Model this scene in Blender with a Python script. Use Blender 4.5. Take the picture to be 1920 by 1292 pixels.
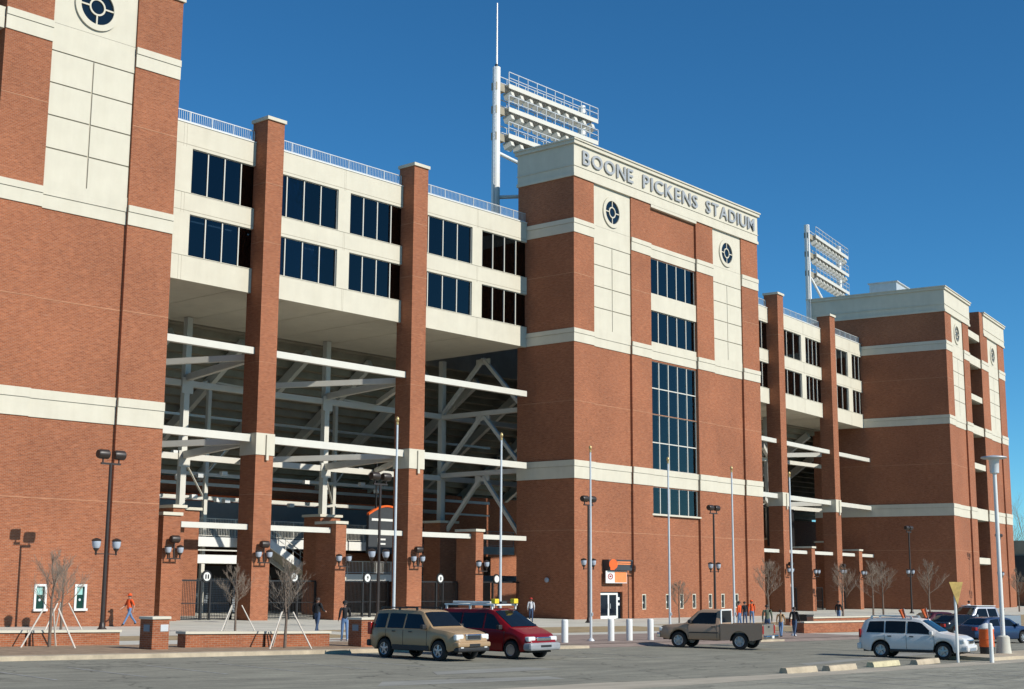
import bpy, math, random
from mathutils import Vector, Matrix
R = math.radians
for o in list(bpy.data.objects): bpy.data.objects.remove(o)
SC = bpy.context.scene
COL = SC.collection

# ------------------------------------------------------------------ camera, sky, sun, exposure
EYE = 2.9
YAW, PITCH, ROLL = R(41.596), R(9.708), R(0.3535)
cam_d = bpy.data.cameras.new('camera'); cam = bpy.data.objects.new('camera', cam_d); COL.objects.link(cam)
cam_d.sensor_width = 36; cam_d.lens = 48.86; cam_d.clip_start = 0.3; cam_d.clip_end = 6000
fw = Vector((math.cos(YAW)*math.cos(PITCH), math.sin(YAW)*math.cos(PITCH), math.sin(PITCH)))
rt = Vector((math.sin(YAW), -math.cos(YAW), 0)); up = rt.cross(fw)
rt2 = rt*math.cos(ROLL) + up*math.sin(ROLL); up2 = -rt*math.sin(ROLL) + up*math.cos(ROLL)
cam.matrix_world = Matrix(((rt2.x, up2.x, -fw.x, 0), (rt2.y, up2.y, -fw.y, 0), (rt2.z, up2.z, -fw.z, EYE), (0, 0, 0, 1)))
SC.camera = cam

SUN_AZ, SUN_EL = R(11), R(33)          # azimuth measured from -Y towards +X
to_sun = Vector((math.sin(SUN_AZ)*math.cos(SUN_EL), -math.cos(SUN_AZ)*math.cos(SUN_EL), math.sin(SUN_EL)))
w = bpy.data.worlds.new('World'); SC.world = w; w.use_nodes = True
nt = w.node_tree; nt.nodes.clear()
sky = nt.nodes.new('ShaderNodeTexSky'); sky.sky_type = 'NISHITA'; sky.sun_disc = False
sky.sun_elevation = SUN_EL; sky.sun_rotation = math.atan2(to_sun.x, to_sun.y)
sky.altitude = 300; sky.air_density = 0.7; sky.dust_density = 0.0; sky.ozone_density = 3.0
hs = nt.nodes.new('ShaderNodeHueSaturation'); hs.inputs['Hue'].default_value = 0.5; hs.inputs['Saturation'].default_value = 1.17; hs.inputs['Value'].default_value = 1.0
bg = nt.nodes.new('ShaderNodeBackground'); bg.inputs['Strength'].default_value = 0.118
ow = nt.nodes.new('ShaderNodeOutputWorld')
tn = nt.nodes.new('ShaderNodeMix'); tn.data_type = 'RGBA'; tn.blend_type = 'MULTIPLY'; tn.inputs['Factor'].default_value = 1; tn.inputs['B'].default_value = (.58, 1.05, 1.10, 1)
nt.links.new(sky.outputs[0], hs.inputs['Color']); nt.links.new(hs.outputs[0], tn.inputs['A']); nt.links.new(tn.outputs['Result'], bg.inputs[0]); nt.links.new(bg.outputs[0], ow.inputs[0])
sd = bpy.data.lights.new('sun', 'SUN'); sd.energy = 4.6; sd.angle = R(0.53); sd.color = (1.0, 0.955, 0.87)
sun = bpy.data.objects.new('sun', sd); COL.objects.link(sun)
sun.rotation_euler = (-to_sun).to_track_quat('-Z', 'Y').to_euler(); sun.location = (0, 0, 120)
vs = SC.view_settings; vs.view_transform = 'Standard'; vs.look = 'None'; vs.gamma = 1; vs.exposure = 0; vs.use_curve_mapping = False
SC.render.engine = 'CYCLES'; SC.cycles.max_bounces = 6; SC.cycles.diffuse_bounces = 1

# ------------------------------------------------------------------ helpers
rnd = random.Random(7)
def zg(x, y):
    x = min(max(x, 5), 150); y = min(max(y, 0), 95)
    return 0.6915 - .019937*x + .0069417*y + 7.4438e-5*x*x
def zr(x, y): return zg(x, y) - 0.13          # carriageway level

def tag(o, label=None, cat=None, group=None, kind=None):
    if label: o['label'] = label
    if cat: o['category'] = cat
    if group: o['group'] = group
    if kind: o['kind'] = kind
    return o
def thing(name, label, cat, loc=(0, 0, 0), rz=0, group=None):
    o = bpy.data.objects.new(name, None); COL.objects.link(o); o.empty_display_size = .3
    o.location = loc; o.rotation_euler = (0, 0, rz)
    return tag(o, label, cat, group)

class MB:
    def __init__(s): s.v = []; s.f = []; s.mi = []; s.cur = 0
    def face(s, pts):
        n = len(s.v); s.v += [tuple(p) for p in pts]; s.f.append(tuple(range(n, n+len(pts)))); s.mi.append(s.cur)
    def box(s, x0, x1, y0, y1, z0, z1):
        n = len(s.v)
        s.v += [(x0, y0, z0), (x1, y0, z0), (x1, y1, z0), (x0, y1, z0), (x0, y0, z1), (x1, y0, z1), (x1, y1, z1), (x0, y1, z1)]
        for f in ((0, 3, 2, 1), (4, 5, 6, 7), (0, 1, 5, 4), (1, 2, 6, 5), (2, 3, 7, 6), (3, 0, 4, 7)):
            s.f.append(tuple(n+i for i in f)); s.mi.append(s.cur)
        return s
    def hexa(s, bot, top):
        n = len(s.v); s.v += [tuple(p) for p in bot] + [tuple(p) for p in top]
        for f in ((0, 3, 2, 1), (4, 5, 6, 7), (0, 1, 5, 4), (1, 2, 6, 5), (2, 3, 7, 6), (3, 0, 4, 7)):
            s.f.append(tuple(n+i for i in f)); s.mi.append(s.cur)
        return s
    def bar(s, p, q, w, h=None, upv=(0, 0, 1)):
        p = Vector(p); q = Vector(q); h = h or w; d = (q-p).normalized(); u = Vector(upv)
        if abs(d.dot(u)) > .98: u = Vector((0, 1, 0))
        a = d.cross(u).normalized(); b = a.cross(d).normalized()
        c = [(-1, -1), (1, -1), (1, 1), (-1, 1)]
        s.hexa([p+a*(i*w/2)+b*(j*h/2) for i, j in c], [q+a*(i*w/2)+b*(j*h/2) for i, j in c]); return s
    def cyl(s, p, q, r0, r1=None, n=10, cap=True):
        r1 = r0 if r1 is None else r1
        p = Vector(p); q = Vector(q); d = (q-p).normalized()
        u = Vector((0, 0, 1)) if abs(d.z) < .9 else Vector((1, 0, 0))
        a = d.cross(u).normalized(); b = d.cross(a).normalized(); k = len(s.v)
        for c, r in ((p, r0), (q, r1)):
            for i in range(n):
                t = 2*math.pi*i/n; s.v.append(tuple(c + a*(r*math.cos(t)) + b*(r*math.sin(t))))
        for i in range(n):
            j = (i+1) % n; s.f.append((k+i, k+n+i, k+n+j, k+j)); s.mi.append(s.cur)
        if cap:
            s.f.append(tuple(k+i for i in range(n))); s.mi.append(s.cur)
            s.f.append(tuple(k+n+i for i in reversed(range(n)))); s.mi.append(s.cur)
        return s
    def lathe(s, prof, n=16, c=(0, 0, 0), axis='z', cap=True):
        k = len(s.v)
        for r, h in prof:
            for i in range(n):
                t = 2*math.pi*i/n; a, b = r*math.cos(t), r*math.sin(t)
                p = (a, b, h) if axis == 'z' else ((a, h, b) if axis == 'y' else (h, a, b))
                s.v.append((p[0]+c[0], p[1]+c[1], p[2]+c[2]))
        for m in range(len(prof)-1):
            for i in range(n):
                j = (i+1) % n; s.f.append((k+m*n+i, k+m*n+j, k+(m+1)*n+j, k+(m+1)*n+i)); s.mi.append(s.cur)
        if not cap: return s
        s.f.append(tuple(k+i for i in range(n))); s.mi.append(s.cur)
        e = k+(len(prof)-1)*n; s.f.append(tuple(e+i for i in reversed(range(n)))); s.mi.append(s.cur)
        return s
    def sheet(s, x0, x1, z0, z1, y, holes=(), depth=.3):
        xs = sorted(set([x0, x1] + [min(max(v, x0), x1) for h in holes for v in h[:2]]))
        zs = sorted(set([z0, z1] + [min(max(v, z0), z1) for h in holes for v in h[2:4]]))
        for i in range(len(xs)-1):
            for j in range(len(zs)-1):
                cx, cz = (xs[i]+xs[i+1])/2, (zs[j]+zs[j+1])/2
                if any(h[0] < cx < h[1] and h[2] < cz < h[3] for h in holes): continue
                s.face([(xs[i], y, zs[j]), (xs[i+1], y, zs[j]), (xs[i+1], y, zs[j+1]), (xs[i], y, zs[j+1])])
        for a, b, c, d in holes:
            a, b = max(a, x0), min(b, x1); c, d = max(c, z0), min(d, z1); e = y+depth
            s.face([(a, y, c), (a, y, d), (a, e, d), (a, e, c)]); s.face([(b, y, c), (b, e, c), (b, e, d), (b, y, d)])
            s.face([(a, y, c), (a, e, c), (b, e, c), (b, y, c)]); s.face([(a, y, d), (b, y, d), (b, e, d), (a, e, d)])
        return s
    def mesh(s, name, mats, smooth=False, angle=40):
        me = bpy.data.meshes.new(name); me.from_pydata(s.v, [], s.f)
        if not isinstance(mats, (list, tuple)): mats = [mats]
        for m in mats: me.materials.append(m)
        if len(mats) > 1: me.polygons.foreach_set('material_index', s.mi)
        if smooth:
            me.polygons.foreach_set('use_smooth', [True]*len(me.polygons))
            try: me.set_sharp_from_angle(angle=R(angle))
            except Exception: pass
        me.update(); return me
    def build(s, name, mats, parent=None, smooth=False, bevel=0, angle=40, loc=None, rot=None):
        o = bpy.data.objects.new(name, s.mesh(name, mats, smooth, angle)); COL.objects.link(o)
        if parent: o.parent = parent
        if loc: o.location = loc
        if rot: o.rotation_euler = rot
        if bevel:
            b = o.modifiers.new('bevel', 'BEVEL'); b.width = bevel; b.segments = 2; b.limit_method = 'ANGLE'
        return o
def inst(me, name, parent, loc=(0, 0, 0), rot=(0, 0, 0), scale=None):
    o = bpy.data.objects.new(name, me); COL.objects.link(o); o.parent = parent; o.location = loc; o.rotation_euler = rot
    if scale: o.scale = scale
    return o
def copy_tree(o, parent=None):
    c = o.copy(); COL.objects.link(c); c.parent = parent
    for ch in list(o.children): copy_tree(ch, c)
    return c

# ------------------------------------------------------------------ materials
def N(nt, t, **kw):
    n = nt.nodes.new(t)
    for k, v in kw.items():
        if k in n.inputs: n.inputs[k].default_value = v
        else: setattr(n, k, v)
    return n
def rgba(c): return (c[0], c[1], c[2], 1)
def mat(name, col, rough=.7, metal=0, var=.12, scale=3.0, spec=.5, bump=0, bscale=40, stretch=(1, 1, 1), coat=0, ior=None, col2=None, world=False):
    m = bpy.data.materials.new(name); m.use_nodes = True; t = m.node_tree; b = t.nodes['Principled BSDF']
    b.inputs['Roughness'].default_value = rough; b.inputs['Metallic'].default_value = metal
    b.inputs['Specular IOR Level'].default_value = spec
    if coat: b.inputs['Coat Weight'].default_value = coat; b.inputs['Coat Roughness'].default_value = .06
    if ior: b.inputs['IOR'].default_value = ior
    tc = N(t, 'ShaderNodeTexCoord'); mp = N(t, 'ShaderNodeMapping'); mp.inputs['Scale'].default_value = stretch
    if world:
        g = N(t, 'ShaderNodeNewGeometry'); t.links.new(g.outputs['Position'], mp.inputs[0])
    else: t.links.new(tc.outputs['Object'], mp.inputs[0])
    no = N(t, 'ShaderNodeTexNoise', Scale=scale, Detail=6.0, Roughness=.62)
    t.links.new(mp.outputs[0], no.inputs['Vector'])
    cr = N(t, 'ShaderNodeValToRGB'); e = cr.color_ramp.elements
    c2 = col2 or tuple(min(1, c*(1+var)) for c in col)
    e[0].position = .3; e[1].position = .7
    e[0].color = rgba(tuple(c*(1-var) for c in col)); e[1].color = rgba(c2)
    t.links.new(no.outputs['Fac'], cr.inputs[0]); t.links.new(cr.outputs[0], b.inputs['Base Color'])
    if bump:
        n2 = N(t, 'ShaderNodeTexNoise', Scale=bscale, Detail=4.0); t.links.new(mp.outputs[0], n2.inputs['Vector'])
        bp = N(t, 'ShaderNodeBump', Strength=bump, Distance=.02); t.links.new(n2.outputs['Fac'], bp.inputs['Height']); t.links.new(bp.outputs[0], b.inputs['Normal'])
    return m
def brick_mat(name, k=1.0):
    m = bpy.data.materials.new(name); m.use_nodes = True; t = m.node_tree; b = t.nodes['Principled BSDF']
    b.inputs['Roughness'].default_value = .88; b.inputs['Specular IOR Level'].default_value = .25
    tc = N(t, 'ShaderNodeTexCoord'); sx = N(t, 'ShaderNodeSeparateXYZ'); t.links.new(tc.outputs['Object'], sx.inputs[0])
    ad = N(t, 'ShaderNodeMath', operation='ADD'); t.links.new(sx.outputs[0], ad.inputs[0]); t.links.new(sx.outputs[1], ad.inputs[1])
    cb = N(t, 'ShaderNodeCombineXYZ'); t.links.new(ad.outputs[0], cb.inputs[0]); t.links.new(sx.outputs[2], cb.inputs[1])
    br = N(t, 'ShaderNodeTexBrick'); br.inputs['Scale'].default_value = 1; br.inputs['Brick Width'].default_value = .21; br.inputs['Row Height'].default_value = .076
    br.inputs['Mortar Size'].default_value = .008; br.inputs['Color1'].default_value = (.405*k, .130*k, .054*k, 1); br.inputs['Color2'].default_value = (.30*k, .085*k, .035*k, 1)
    br.inputs['Mortar'].default_value = (.38*k, .235*k, .155*k, 1); br.inputs['Bias'].default_value = -.1
    t.links.new(cb.outputs[0], br.inputs['Vector'])
    # streaks of paler, greyer and darker bricks, a course or two high
    m1 = N(t, 'ShaderNodeMapping'); m1.inputs['Scale'].default_value = (1.1, 7.0, 1); t.links.new(cb.outputs[0], m1.inputs[0])
    n1 = N(t, 'ShaderNodeTexNoise', Scale=1.6, Detail=5.0, Roughness=.7); t.links.new(m1.outputs[0], n1.inputs['Vector'])
    r1 = N(t, 'ShaderNodeValToRGB'); r1.color_ramp.elements[0].position = .56; r1.color_ramp.elements[1].position = .74
    t.links.new(n1.outputs['Fac'], r1.inputs[0])
    x1 = N(t, 'ShaderNodeMix', data_type='RGBA'); x1.inputs['B'].default_value = (.40*k, .24*k, .165*k, 1)
    mu = N(t, 'ShaderNodeMath', operation='MULTIPLY'); mu.inputs[1].default_value = .55; t.links.new(r1.outputs[0], mu.inputs[0])
    t.links.new(mu.outputs[0], x1.inputs['Factor']); t.links.new(br.outputs['Color'], x1.inputs['A'])
    m2 = N(t, 'ShaderNodeMapping'); m2.inputs['Scale'].default_value = (1.6, 9.0, 1); m2.inputs['Location'].default_value = (13, 5, 0); t.links.new(cb.outputs[0], m2.inputs[0])
    n2 = N(t, 'ShaderNodeTexNoise', Scale=1.3, Detail=4.0, Roughness=.7); t.links.new(m2.outputs[0], n2.inputs['Vector'])
    r2 = N(t, 'ShaderNodeValToRGB'); r2.color_ramp.elements[0].position = .3; r2.color_ramp.elements[1].position = .7
    r2.color_ramp.elements[0].color = (.70, .68, .68, 1); r2.color_ramp.elements[1].color = (1.13, 1.14, 1.16, 1); t.links.new(n2.outputs['Fac'], r2.inputs[0])
    x2 = N(t, 'ShaderNodeMix', data_type='RGBA', blend_type='MULTIPLY'); x2.inputs['Factor'].default_value = 1
    t.links.new(x1.outputs['Result'], x2.inputs['A']); t.links.new(r2.outputs[0], x2.inputs['B'])
    n3 = N(t, 'ShaderNodeTexNoise', Scale=.16, Detail=3.0); t.links.new(cb.outputs[0], n3.inputs['Vector'])
    r3 = N(t, 'ShaderNodeValToRGB'); r3.color_ramp.elements[0].position = .35; r3.color_ramp.elements[1].position = .65
    r3.color_ramp.elements[0].color = (.88, .88, .88, 1); r3.color_ramp.elements[1].color = (1.08, 1.07, 1.05, 1); t.links.new(n3.outputs['Fac'], r3.inputs[0])
    x3 = N(t, 'ShaderNodeMix', data_type='RGBA', blend_type='MULTIPLY'); x3.inputs['Factor'].default_value = 1
    t.links.new(x2.outputs['Result'], x3.inputs['A']); t.links.new(r3.outputs[0], x3.inputs['B'])
    t.links.new(x3.outputs['Result'], b.inputs['Base Color'])
    bm = N(t, 'ShaderNodeBump', Strength=.25, Distance=.008); t.links.new(br.outputs['Fac'], bm.inputs['Height']); bm.invert = True; t.links.new(bm.outputs[0], b.inputs['Normal'])
    return m
def asphalt_mat(name, c, c2, crack=.5):
    m = mat(name, c, .9, var=.0, col2=c2, scale=.22, world=True, spec=.3)
    t = m.node_tree; b = t.nodes['Principled BSDF']; src = b.inputs['Base Color'].links[0].from_socket
    g = N(t, 'ShaderNodeNewGeometry')
    mp = N(t, 'ShaderNodeMapping'); mp.inputs['Scale'].default_value = (.25, 1.6, 1); t.links.new(g.outputs['Position'], mp.inputs[0])
    n = N(t, 'ShaderNodeTexNoise', Scale=1.0, Detail=8.0, Roughness=.75); t.links.new(mp.outputs[0], n.inputs['Vector'])
    r = N(t, 'ShaderNodeValToRGB'); r.color_ramp.elements[0].position = .3; r.color_ramp.elements[1].position = .72
    r.color_ramp.elements[0].color = (.66, .66, .66, 1); r.color_ramp.elements[1].color = (1.3, 1.28, 1.24, 1); t.links.new(n.outputs['Fac'], r.inputs[0])
    x = N(t, 'ShaderNodeMix', data_type='RGBA', blend_type='MULTIPLY'); x.inputs['Factor'].default_value = 1
    t.links.new(src, x.inputs['A']); t.links.new(r.outputs[0], x.inputs['B'])
    n2 = N(t, 'ShaderNodeTexNoise', Scale=9.0, Detail=6.0, Roughness=.8); t.links.new(g.outputs['Position'], n2.inputs['Vector'])
    r2 = N(t, 'ShaderNodeValToRGB'); r2.color_ramp.elements[0].position = .3; r2.color_ramp.elements[1].position = .7
    r2.color_ramp.elements[0].color = (.8, .8, .8, 1); r2.color_ramp.elements[1].color = (1.18, 1.18, 1.18, 1); t.links.new(n2.outputs['Fac'], r2.inputs[0])
    y = N(t, 'ShaderNodeMix', data_type='RGBA', blend_type='MULTIPLY'); y.inputs['Factor'].default_value = 1
    t.links.new(x.outputs['Result'], y.inputs['A']); t.links.new(r2.outputs[0], y.inputs['B'])
    vo = N(t, 'ShaderNodeTexVoronoi', Scale=.42); t.links.new(g.outputs['Position'], vo.inputs['Vector'])
    r5 = N(t, 'ShaderNodeValToRGB'); r5.color_ramp.elements[0].position = .06; r5.color_ramp.elements[1].position = .2; r5.color_ramp.elements[0].color = (.72, .71, .70, 1); t.links.new(vo.outputs['Distance'], r5.inputs[0])
    ys = N(t, 'ShaderNodeMix', data_type='RGBA', blend_type='MULTIPLY'); ys.inputs['Factor'].default_value = .8; t.links.new(y.outputs['Result'], ys.inputs['A']); t.links.new(r5.outputs[0], ys.inputs['B']); y = ys
    # thin tar-filled cracks
    v = N(t, 'ShaderNodeTexVoronoi', feature='DISTANCE_TO_EDGE', Scale=.16); wv = N(t, 'ShaderNodeTexNoise', Scale=.8, Detail=4.0)
    t.links.new(g.outputs['Position'], wv.inputs['Vector'])
    vm = N(t, 'ShaderNodeVectorMath', operation='ADD'); sc = N(t, 'ShaderNodeVectorMath', operation='SCALE'); sc.inputs['Scale'].default_value = 2.5
    t.links.new(wv.outputs['Color'], sc.inputs[0]); t.links.new(g.outputs['Position'], vm.inputs[0]); t.links.new(sc.outputs[0], vm.inputs[1]); t.links.new(vm.outputs[0], v.inputs['Vector'])
    r4 = N(t, 'ShaderNodeValToRGB'); r4.color_ramp.elements[0].position = 0; r4.color_ramp.elements[1].position = .012
    r4.color_ramp.elements[0].color = (1-crack, 1-crack, 1-crack, 1); t.links.new(v.outputs['Distance'], r4.inputs[0])
    z = N(t, 'ShaderNodeMix', data_type='RGBA', blend_type='MULTIPLY'); z.inputs['Factor'].default_value = 1
    t.links.new(y.outputs['Result'], z.inputs['A']); t.links.new(r4.outputs[0], z.inputs['B'])
    t.links.new(z.outputs['Result'], b.inputs['Base Color'])
    bn = N(t, 'ShaderNodeBump', Strength=.4, Distance=.01); t.links.new(n2.outputs['Fac'], bn.inputs['Height']); t.links.new(bn.outputs[0], b.inputs['Normal'])
    return m
M = {}
M['brick'] = brick_mat('brick')
M['cream'] = mat('cream_precast', (.645, .595, .475), .82, var=.05, scale=.7, spec=.3, bump=.05)
t_ = M['cream'].node_tree; b_ = t_.nodes['Principled BSDF']; sc_ = b_.inputs['Base Color'].links[0].from_socket; g_ = N(t_, 'ShaderNodeNewGeometry'); mp_ = N(t_, 'ShaderNodeMapping'); mp_.inputs['Scale'].default_value = (1.6, 1.6, .16)
t_.links.new(g_.outputs['Position'], mp_.inputs[0]); n_ = N(t_, 'ShaderNodeTexNoise', Scale=1.0, Detail=6.0, Roughness=.7); t_.links.new(mp_.outputs[0], n_.inputs['Vector']); r_ = N(t_, 'ShaderNodeValToRGB'); r_.color_ramp.elements[0].position = .3; r_.color_ramp.elements[1].position = .6
r_.color_ramp.elements[0].color = (.86, .84, .80, 1); t_.links.new(n_.outputs['Fac'], r_.inputs[0]); x_ = N(t_, 'ShaderNodeMix', data_type='RGBA', blend_type='MULTIPLY'); x_.inputs['Factor'].default_value = .32; t_.links.new(sc_, x_.inputs['A']); t_.links.new(r_.outputs[0], x_.inputs['B']); t_.links.new(x_.outputs['Result'], b_.inputs['Base Color'])
M['cream_d'] = mat('cream_joint', (.42, .37, .28), .9, var=.05)
M['steel'] = mat('cream_steel_paint', (.66, .63, .545), .45, var=.04, scale=1.2)
M['white'] = mat('white_paint', (.78, .77, .72), .4, var=.03)
M['galv'] = mat('galvanised_steel', (.62, .63, .62), .42, metal=.35, var=.08, scale=2)
M['alu'] = mat('aluminium', (.70, .70, .69), .38, metal=.3, var=.05, scale=4)
def glass_mat(name, tint, refl=1.0):
    m = bpy.data.materials.new(name); m.use_nodes = True; t = m.node_tree; t.nodes.clear()
    out = N(t, 'ShaderNodeOutputMaterial'); mx = N(t, 'ShaderNodeMixShader'); tr = N(t, 'ShaderNodeBsdfTransparent'); gl = N(t, 'ShaderNodeBsdfGlossy'); fr = N(t, 'ShaderNodeFresnel')
    fr.inputs['IOR'].default_value = 1.5; gl.inputs['Roughness'].default_value = .02; gl.inputs['Color'].default_value = (refl, refl, refl, 1)
    tc = N(t, 'ShaderNodeTexCoord'); no = N(t, 'ShaderNodeTexNoise', Scale=.8, Detail=2.0); t.links.new(tc.outputs['Object'], no.inputs['Vector'])
    bp = N(t, 'ShaderNodeBump', Strength=.12, Distance=.02); t.links.new(no.outputs['Fac'], bp.inputs['Height']); t.links.new(bp.outputs[0], gl.inputs['Normal'])
    tr.inputs['Color'].default_value = rgba(tint); t.links.new(fr.outputs[0], mx.inputs[0]); t.links.new(tr.outputs[0], mx.inputs[1]); t.links.new(gl.outputs[0], mx.inputs[2]); t.links.new(mx.outputs[0], out.inputs[0])
    return m
M['glass'] = glass_mat('dark_tinted_glass', (.10, .15, .20)); M['glass2'] = glass_mat('blue_grey_glass', (.34, .44, .50))
M['glass_flat'] = mat('black_glass', (.006, .012, .02), .06, var=.3, scale=.5)
M['room'] = mat('office_wall', (.30, .29, .27), .8); tb = bpy.data.materials.new('ceiling_light'); tb.use_nodes = True; tb.node_tree.nodes['Principled BSDF'].inputs['Emission Color'].default_value = (1, .95, .85, 1); tb.node_tree.nodes['Principled BSDF'].inputs['Emission Strength'].default_value = 1.6; M['tube'] = tb
M['black'] = mat('black_painted_metal', (.018, .017, .017), .45, var=.2)
M['bronze'] = mat('dark_bronze_metal', (.035, .024, .019), .42, var=.2)
M['lens'] = mat('frosted_lantern_glass', (.42, .46, .52), .25, var=.1)
M['conc'] = mat('concrete', (.57, .545, .46), .9, var=.14, scale=.45, bump=.1, world=True)
M['conc2'] = mat('weathered_kerb_concrete', (.47, .385, .27), .92, var=.25, scale=1.3, bump=.25, bscale=15, world=True)
M['paver'] = mat('brown_paver', (.30, .225, .185), .9, var=.18, scale=1.2, world=True, bump=.1)
M['rowlock'] = mat('rowlock_brick', (.44, .21, .115), .9, var=.2, scale=1.5)
M['grass'] = mat('dry_winter_grass', (.36, .27, .15), .95, var=.3, scale=1.4, world=True, bump=.5, bscale=30)
M['mulch'] = mat('bare_brown_soil', (.31, .215, .135), .95, var=.3, scale=2.0, world=True, bump=.5, bscale=30)
M['road'] = asphalt_mat('road_asphalt', (.235, .225, .18), (.295, .283, .225))
M['lot'] = asphalt_mat('old_lot_asphalt', (.285, .272, .218), (.345, .33, .262), .35)
M['dust'] = mat('sandy_gutter', (.43, .375, .285), .95, var=.2, scale=.8, world=True, stretch=(.5, 1.5, 1), bump=.2)
M['patch'] = mat('pale_worn_patch', (.29, .28, .24), .95, var=.2, scale=.7, world=True, stretch=(.5, 2, 1))
M['paint'] = mat('worn_road_paint', (.33, .32, .29), .85, var=.35, scale=3.0, world=True)
M['yellow'] = mat('faded_yellow_paint', (.56, .49, .30), .85, var=.2, scale=4)
M['gold'] = mat('gold_finial', (.62, .45, .2), .4, metal=.6, var=.05)
M['orange'] = mat('orange_paint', (.80, .13, .018), .5, var=.08)
M['orange_l'] = mat('light_orange_print', (.85, .26, .08), .5, var=.08)
M['grey'] = mat('grey_panel', (.23, .26, .29), .6, var=.06)
M['dgrey'] = mat('dark_grey_panel', (.045, .05, .055), .55, var=.1)
M['dark'] = mat('dark_interior', (.05, .043, .036), .9, var=.15)
M['deck'] = mat('stand_underside_concrete', (.33, .29, .215), .9, var=.2, scale=.5)
M['letter'] = mat('brushed_metal_letters', (.43, .43, .42), .45, metal=.25, var=.06)
M['bark'] = mat('grey_brown_bark', (.17, .125, .095), .95, var=.25, scale=9)
M['twig'] = mat('brown_twigs', (.31, .24, .18), .95, var=.25, scale=6)
M['wood'] = mat('pale_stake', (.70, .62, .52), .8, var=.1, scale=5)
M['rubber'] = mat('tyre_rubber', (.016, .016, .016), .85, var=.2, scale=12)
M['rim'] = mat('alloy_rim', (.42, .42, .42), .35, metal=.7, var=.05)
M['carglass'] = mat('car_glass', (.008, .010, .012), .05, var=.2, spec=.4)
M['chrome'] = mat('chrome', (.7, .7, .7), .12, metal=1, var=.03)
M['headlight'] = mat('headlamp_lens', (.75, .75, .72), .1, var=.05, spec=.8)
M['red'] = mat('red_lamp_lens', (.35, .015, .012), .2, var=.1)
M['trim'] = mat('black_plastic_trim', (.02, .02, .021), .6, var=.15)
M['underside'] = mat('underbody', (.012, .012, .012), .9, var=.1)
M['skin'] = mat('skin', (.42, .235, .165), .55, var=.05)
M['hair'] = mat('dark_hair', (.035, .022, .015), .6, var=.2)
def paint(name, c, r=.32, metal=.35): return mat(name, c, r, metal=metal, var=.02, coat=.2, spec=.35)
def cloth(name, c): return mat('cloth_'+name, c, .9, var=.12, scale=8, bump=.2)

# ------------------------------------------------------------------ ground
def gsheet(name, xs, ys, f, m, kind='structure', label=None, cat=None):
    b = MB(); nx = len(xs)
    b.v = [(x, y, f(x, y)) for y in ys for x in xs]
    for j in range(len(ys)-1):
        for i in range(nx-1):
            k = j*nx+i; b.f.append((k, k+1, k+nx+1, k+nx)); b.mi.append(0)
    o = b.build(name, m); tag(o, label, cat, None, kind); return o
def lin(a, b, n): return [a+(b-a)*i/n for i in range(n+1)]
def gquad(b, c, f, nu=8, nv=2):     # bilinear quad laid on the ground
    k = len(b.v)
    for j in range(nv+1):
        for i in range(nu+1):
            u, v = i/nu, j/nv
            x = (1-u)*(1-v)*c[0][0]+u*(1-v)*c[1][0]+u*v*c[2][0]+(1-u)*v*c[3][0]
            y = (1-u)*(1-v)*c[0][1]+u*(1-v)*c[1][1]+u*v*c[2][1]+(1-u)*v*c[3][1]
            b.v.append((x, y, f(x, y)))
    for j in range(nv):
        for i in range(nu):
            q = k+j*(nu+1)+i; b.f.append((q, q+1, q+nu+2, q+nu+1)); b.mi.append(b.cur)
XS = [-1500, -300, -60] + lin(-20, 180, 50) + [220, 300, 500, 1000, 2500]
gsheet('ground', XS, [-1500, -300, -60] + lin(-20, 120, 28) + [160, 300, 700, 2500], lambda x, y: zr(x, y)-.02, M['road'])
gsheet('road', XS, lin(23.9, 40.22, 8), lambda x, y: zr(x, y), M['road'])
gsheet('parking_lot', XS, [-300, -40] + lin(-20, 23.35, 12), lambda x, y: zr(x, y)+.004, M['lot'])
gsheet('pavement', XS, lin(40.4, 130, 24), lambda x, y: zg(x, y), M['conc'])
b = MB(); rj = random.Random(5)
for i in range(60):                                   # uneven edge of the sandy gutter between lot and road
    x0, x1 = -30+i*1.5, -30+(i+1)*1.5
    if i == 0: e0 = .2
    e1 = rj.uniform(-.25, .3); wob = max(0, 1-(x0-20)/24)
    gquad(b, [(x0, 22.75-.9*max(0, min(1, wob))), (x1, 22.75-.9*max(0, min(1, max(0, 1-(x1-20)/24)))), (x1, 24.0+e1*.7), (x0, 24.0+e0*.7)], lambda x, y: zr(x, y)+.008, 1, 2); e0 = e1
tag(b.build('gutter', M['dust']), kind='structure')
# kerb, sidewalk strips, grass
def strip_box(name, pts_x, y0, y1, zlo, zhi, m):
    b = MB()
    for i in range(len(pts_x)-1):
        x0, x1 = pts_x[i], pts_x[i+1]
        b.hexa([(x0, y0, zr(x0, y0)+zlo), (x1, y0, zr(x1, y0)+zlo), (x1, y1, zr(x1, y1)+zlo), (x0, y1, zr(x0, y1)+zlo)],
               [(x0, y0+.02, zr(x0, y0)+zhi), (x1, y0+.02, zr(x1, y0)+zhi), (x1, y1, zr(x1, y1)+zhi), (x0, y1, zr(x0, y1)+zhi)])
    return tag(b.build(name, m), kind='structure')
strip_box('kerb', lin(-40, 41.6, 34), 40.2, 40.75, -.1, .142, M['conc2'])
strip_box('kerb', lin(44.4, 49.6, 4), 39.3, 40.9, -.1, .115, M['conc2'])
strip_box('kerb', lin(77, 180, 30), 40.0, 40.6, -.1, .145, M['conc2'])
strip_box('kerb', lin(64.6, 67.0, 2), 39.7, 40.7, -.1, .13, M['conc2'])
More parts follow.
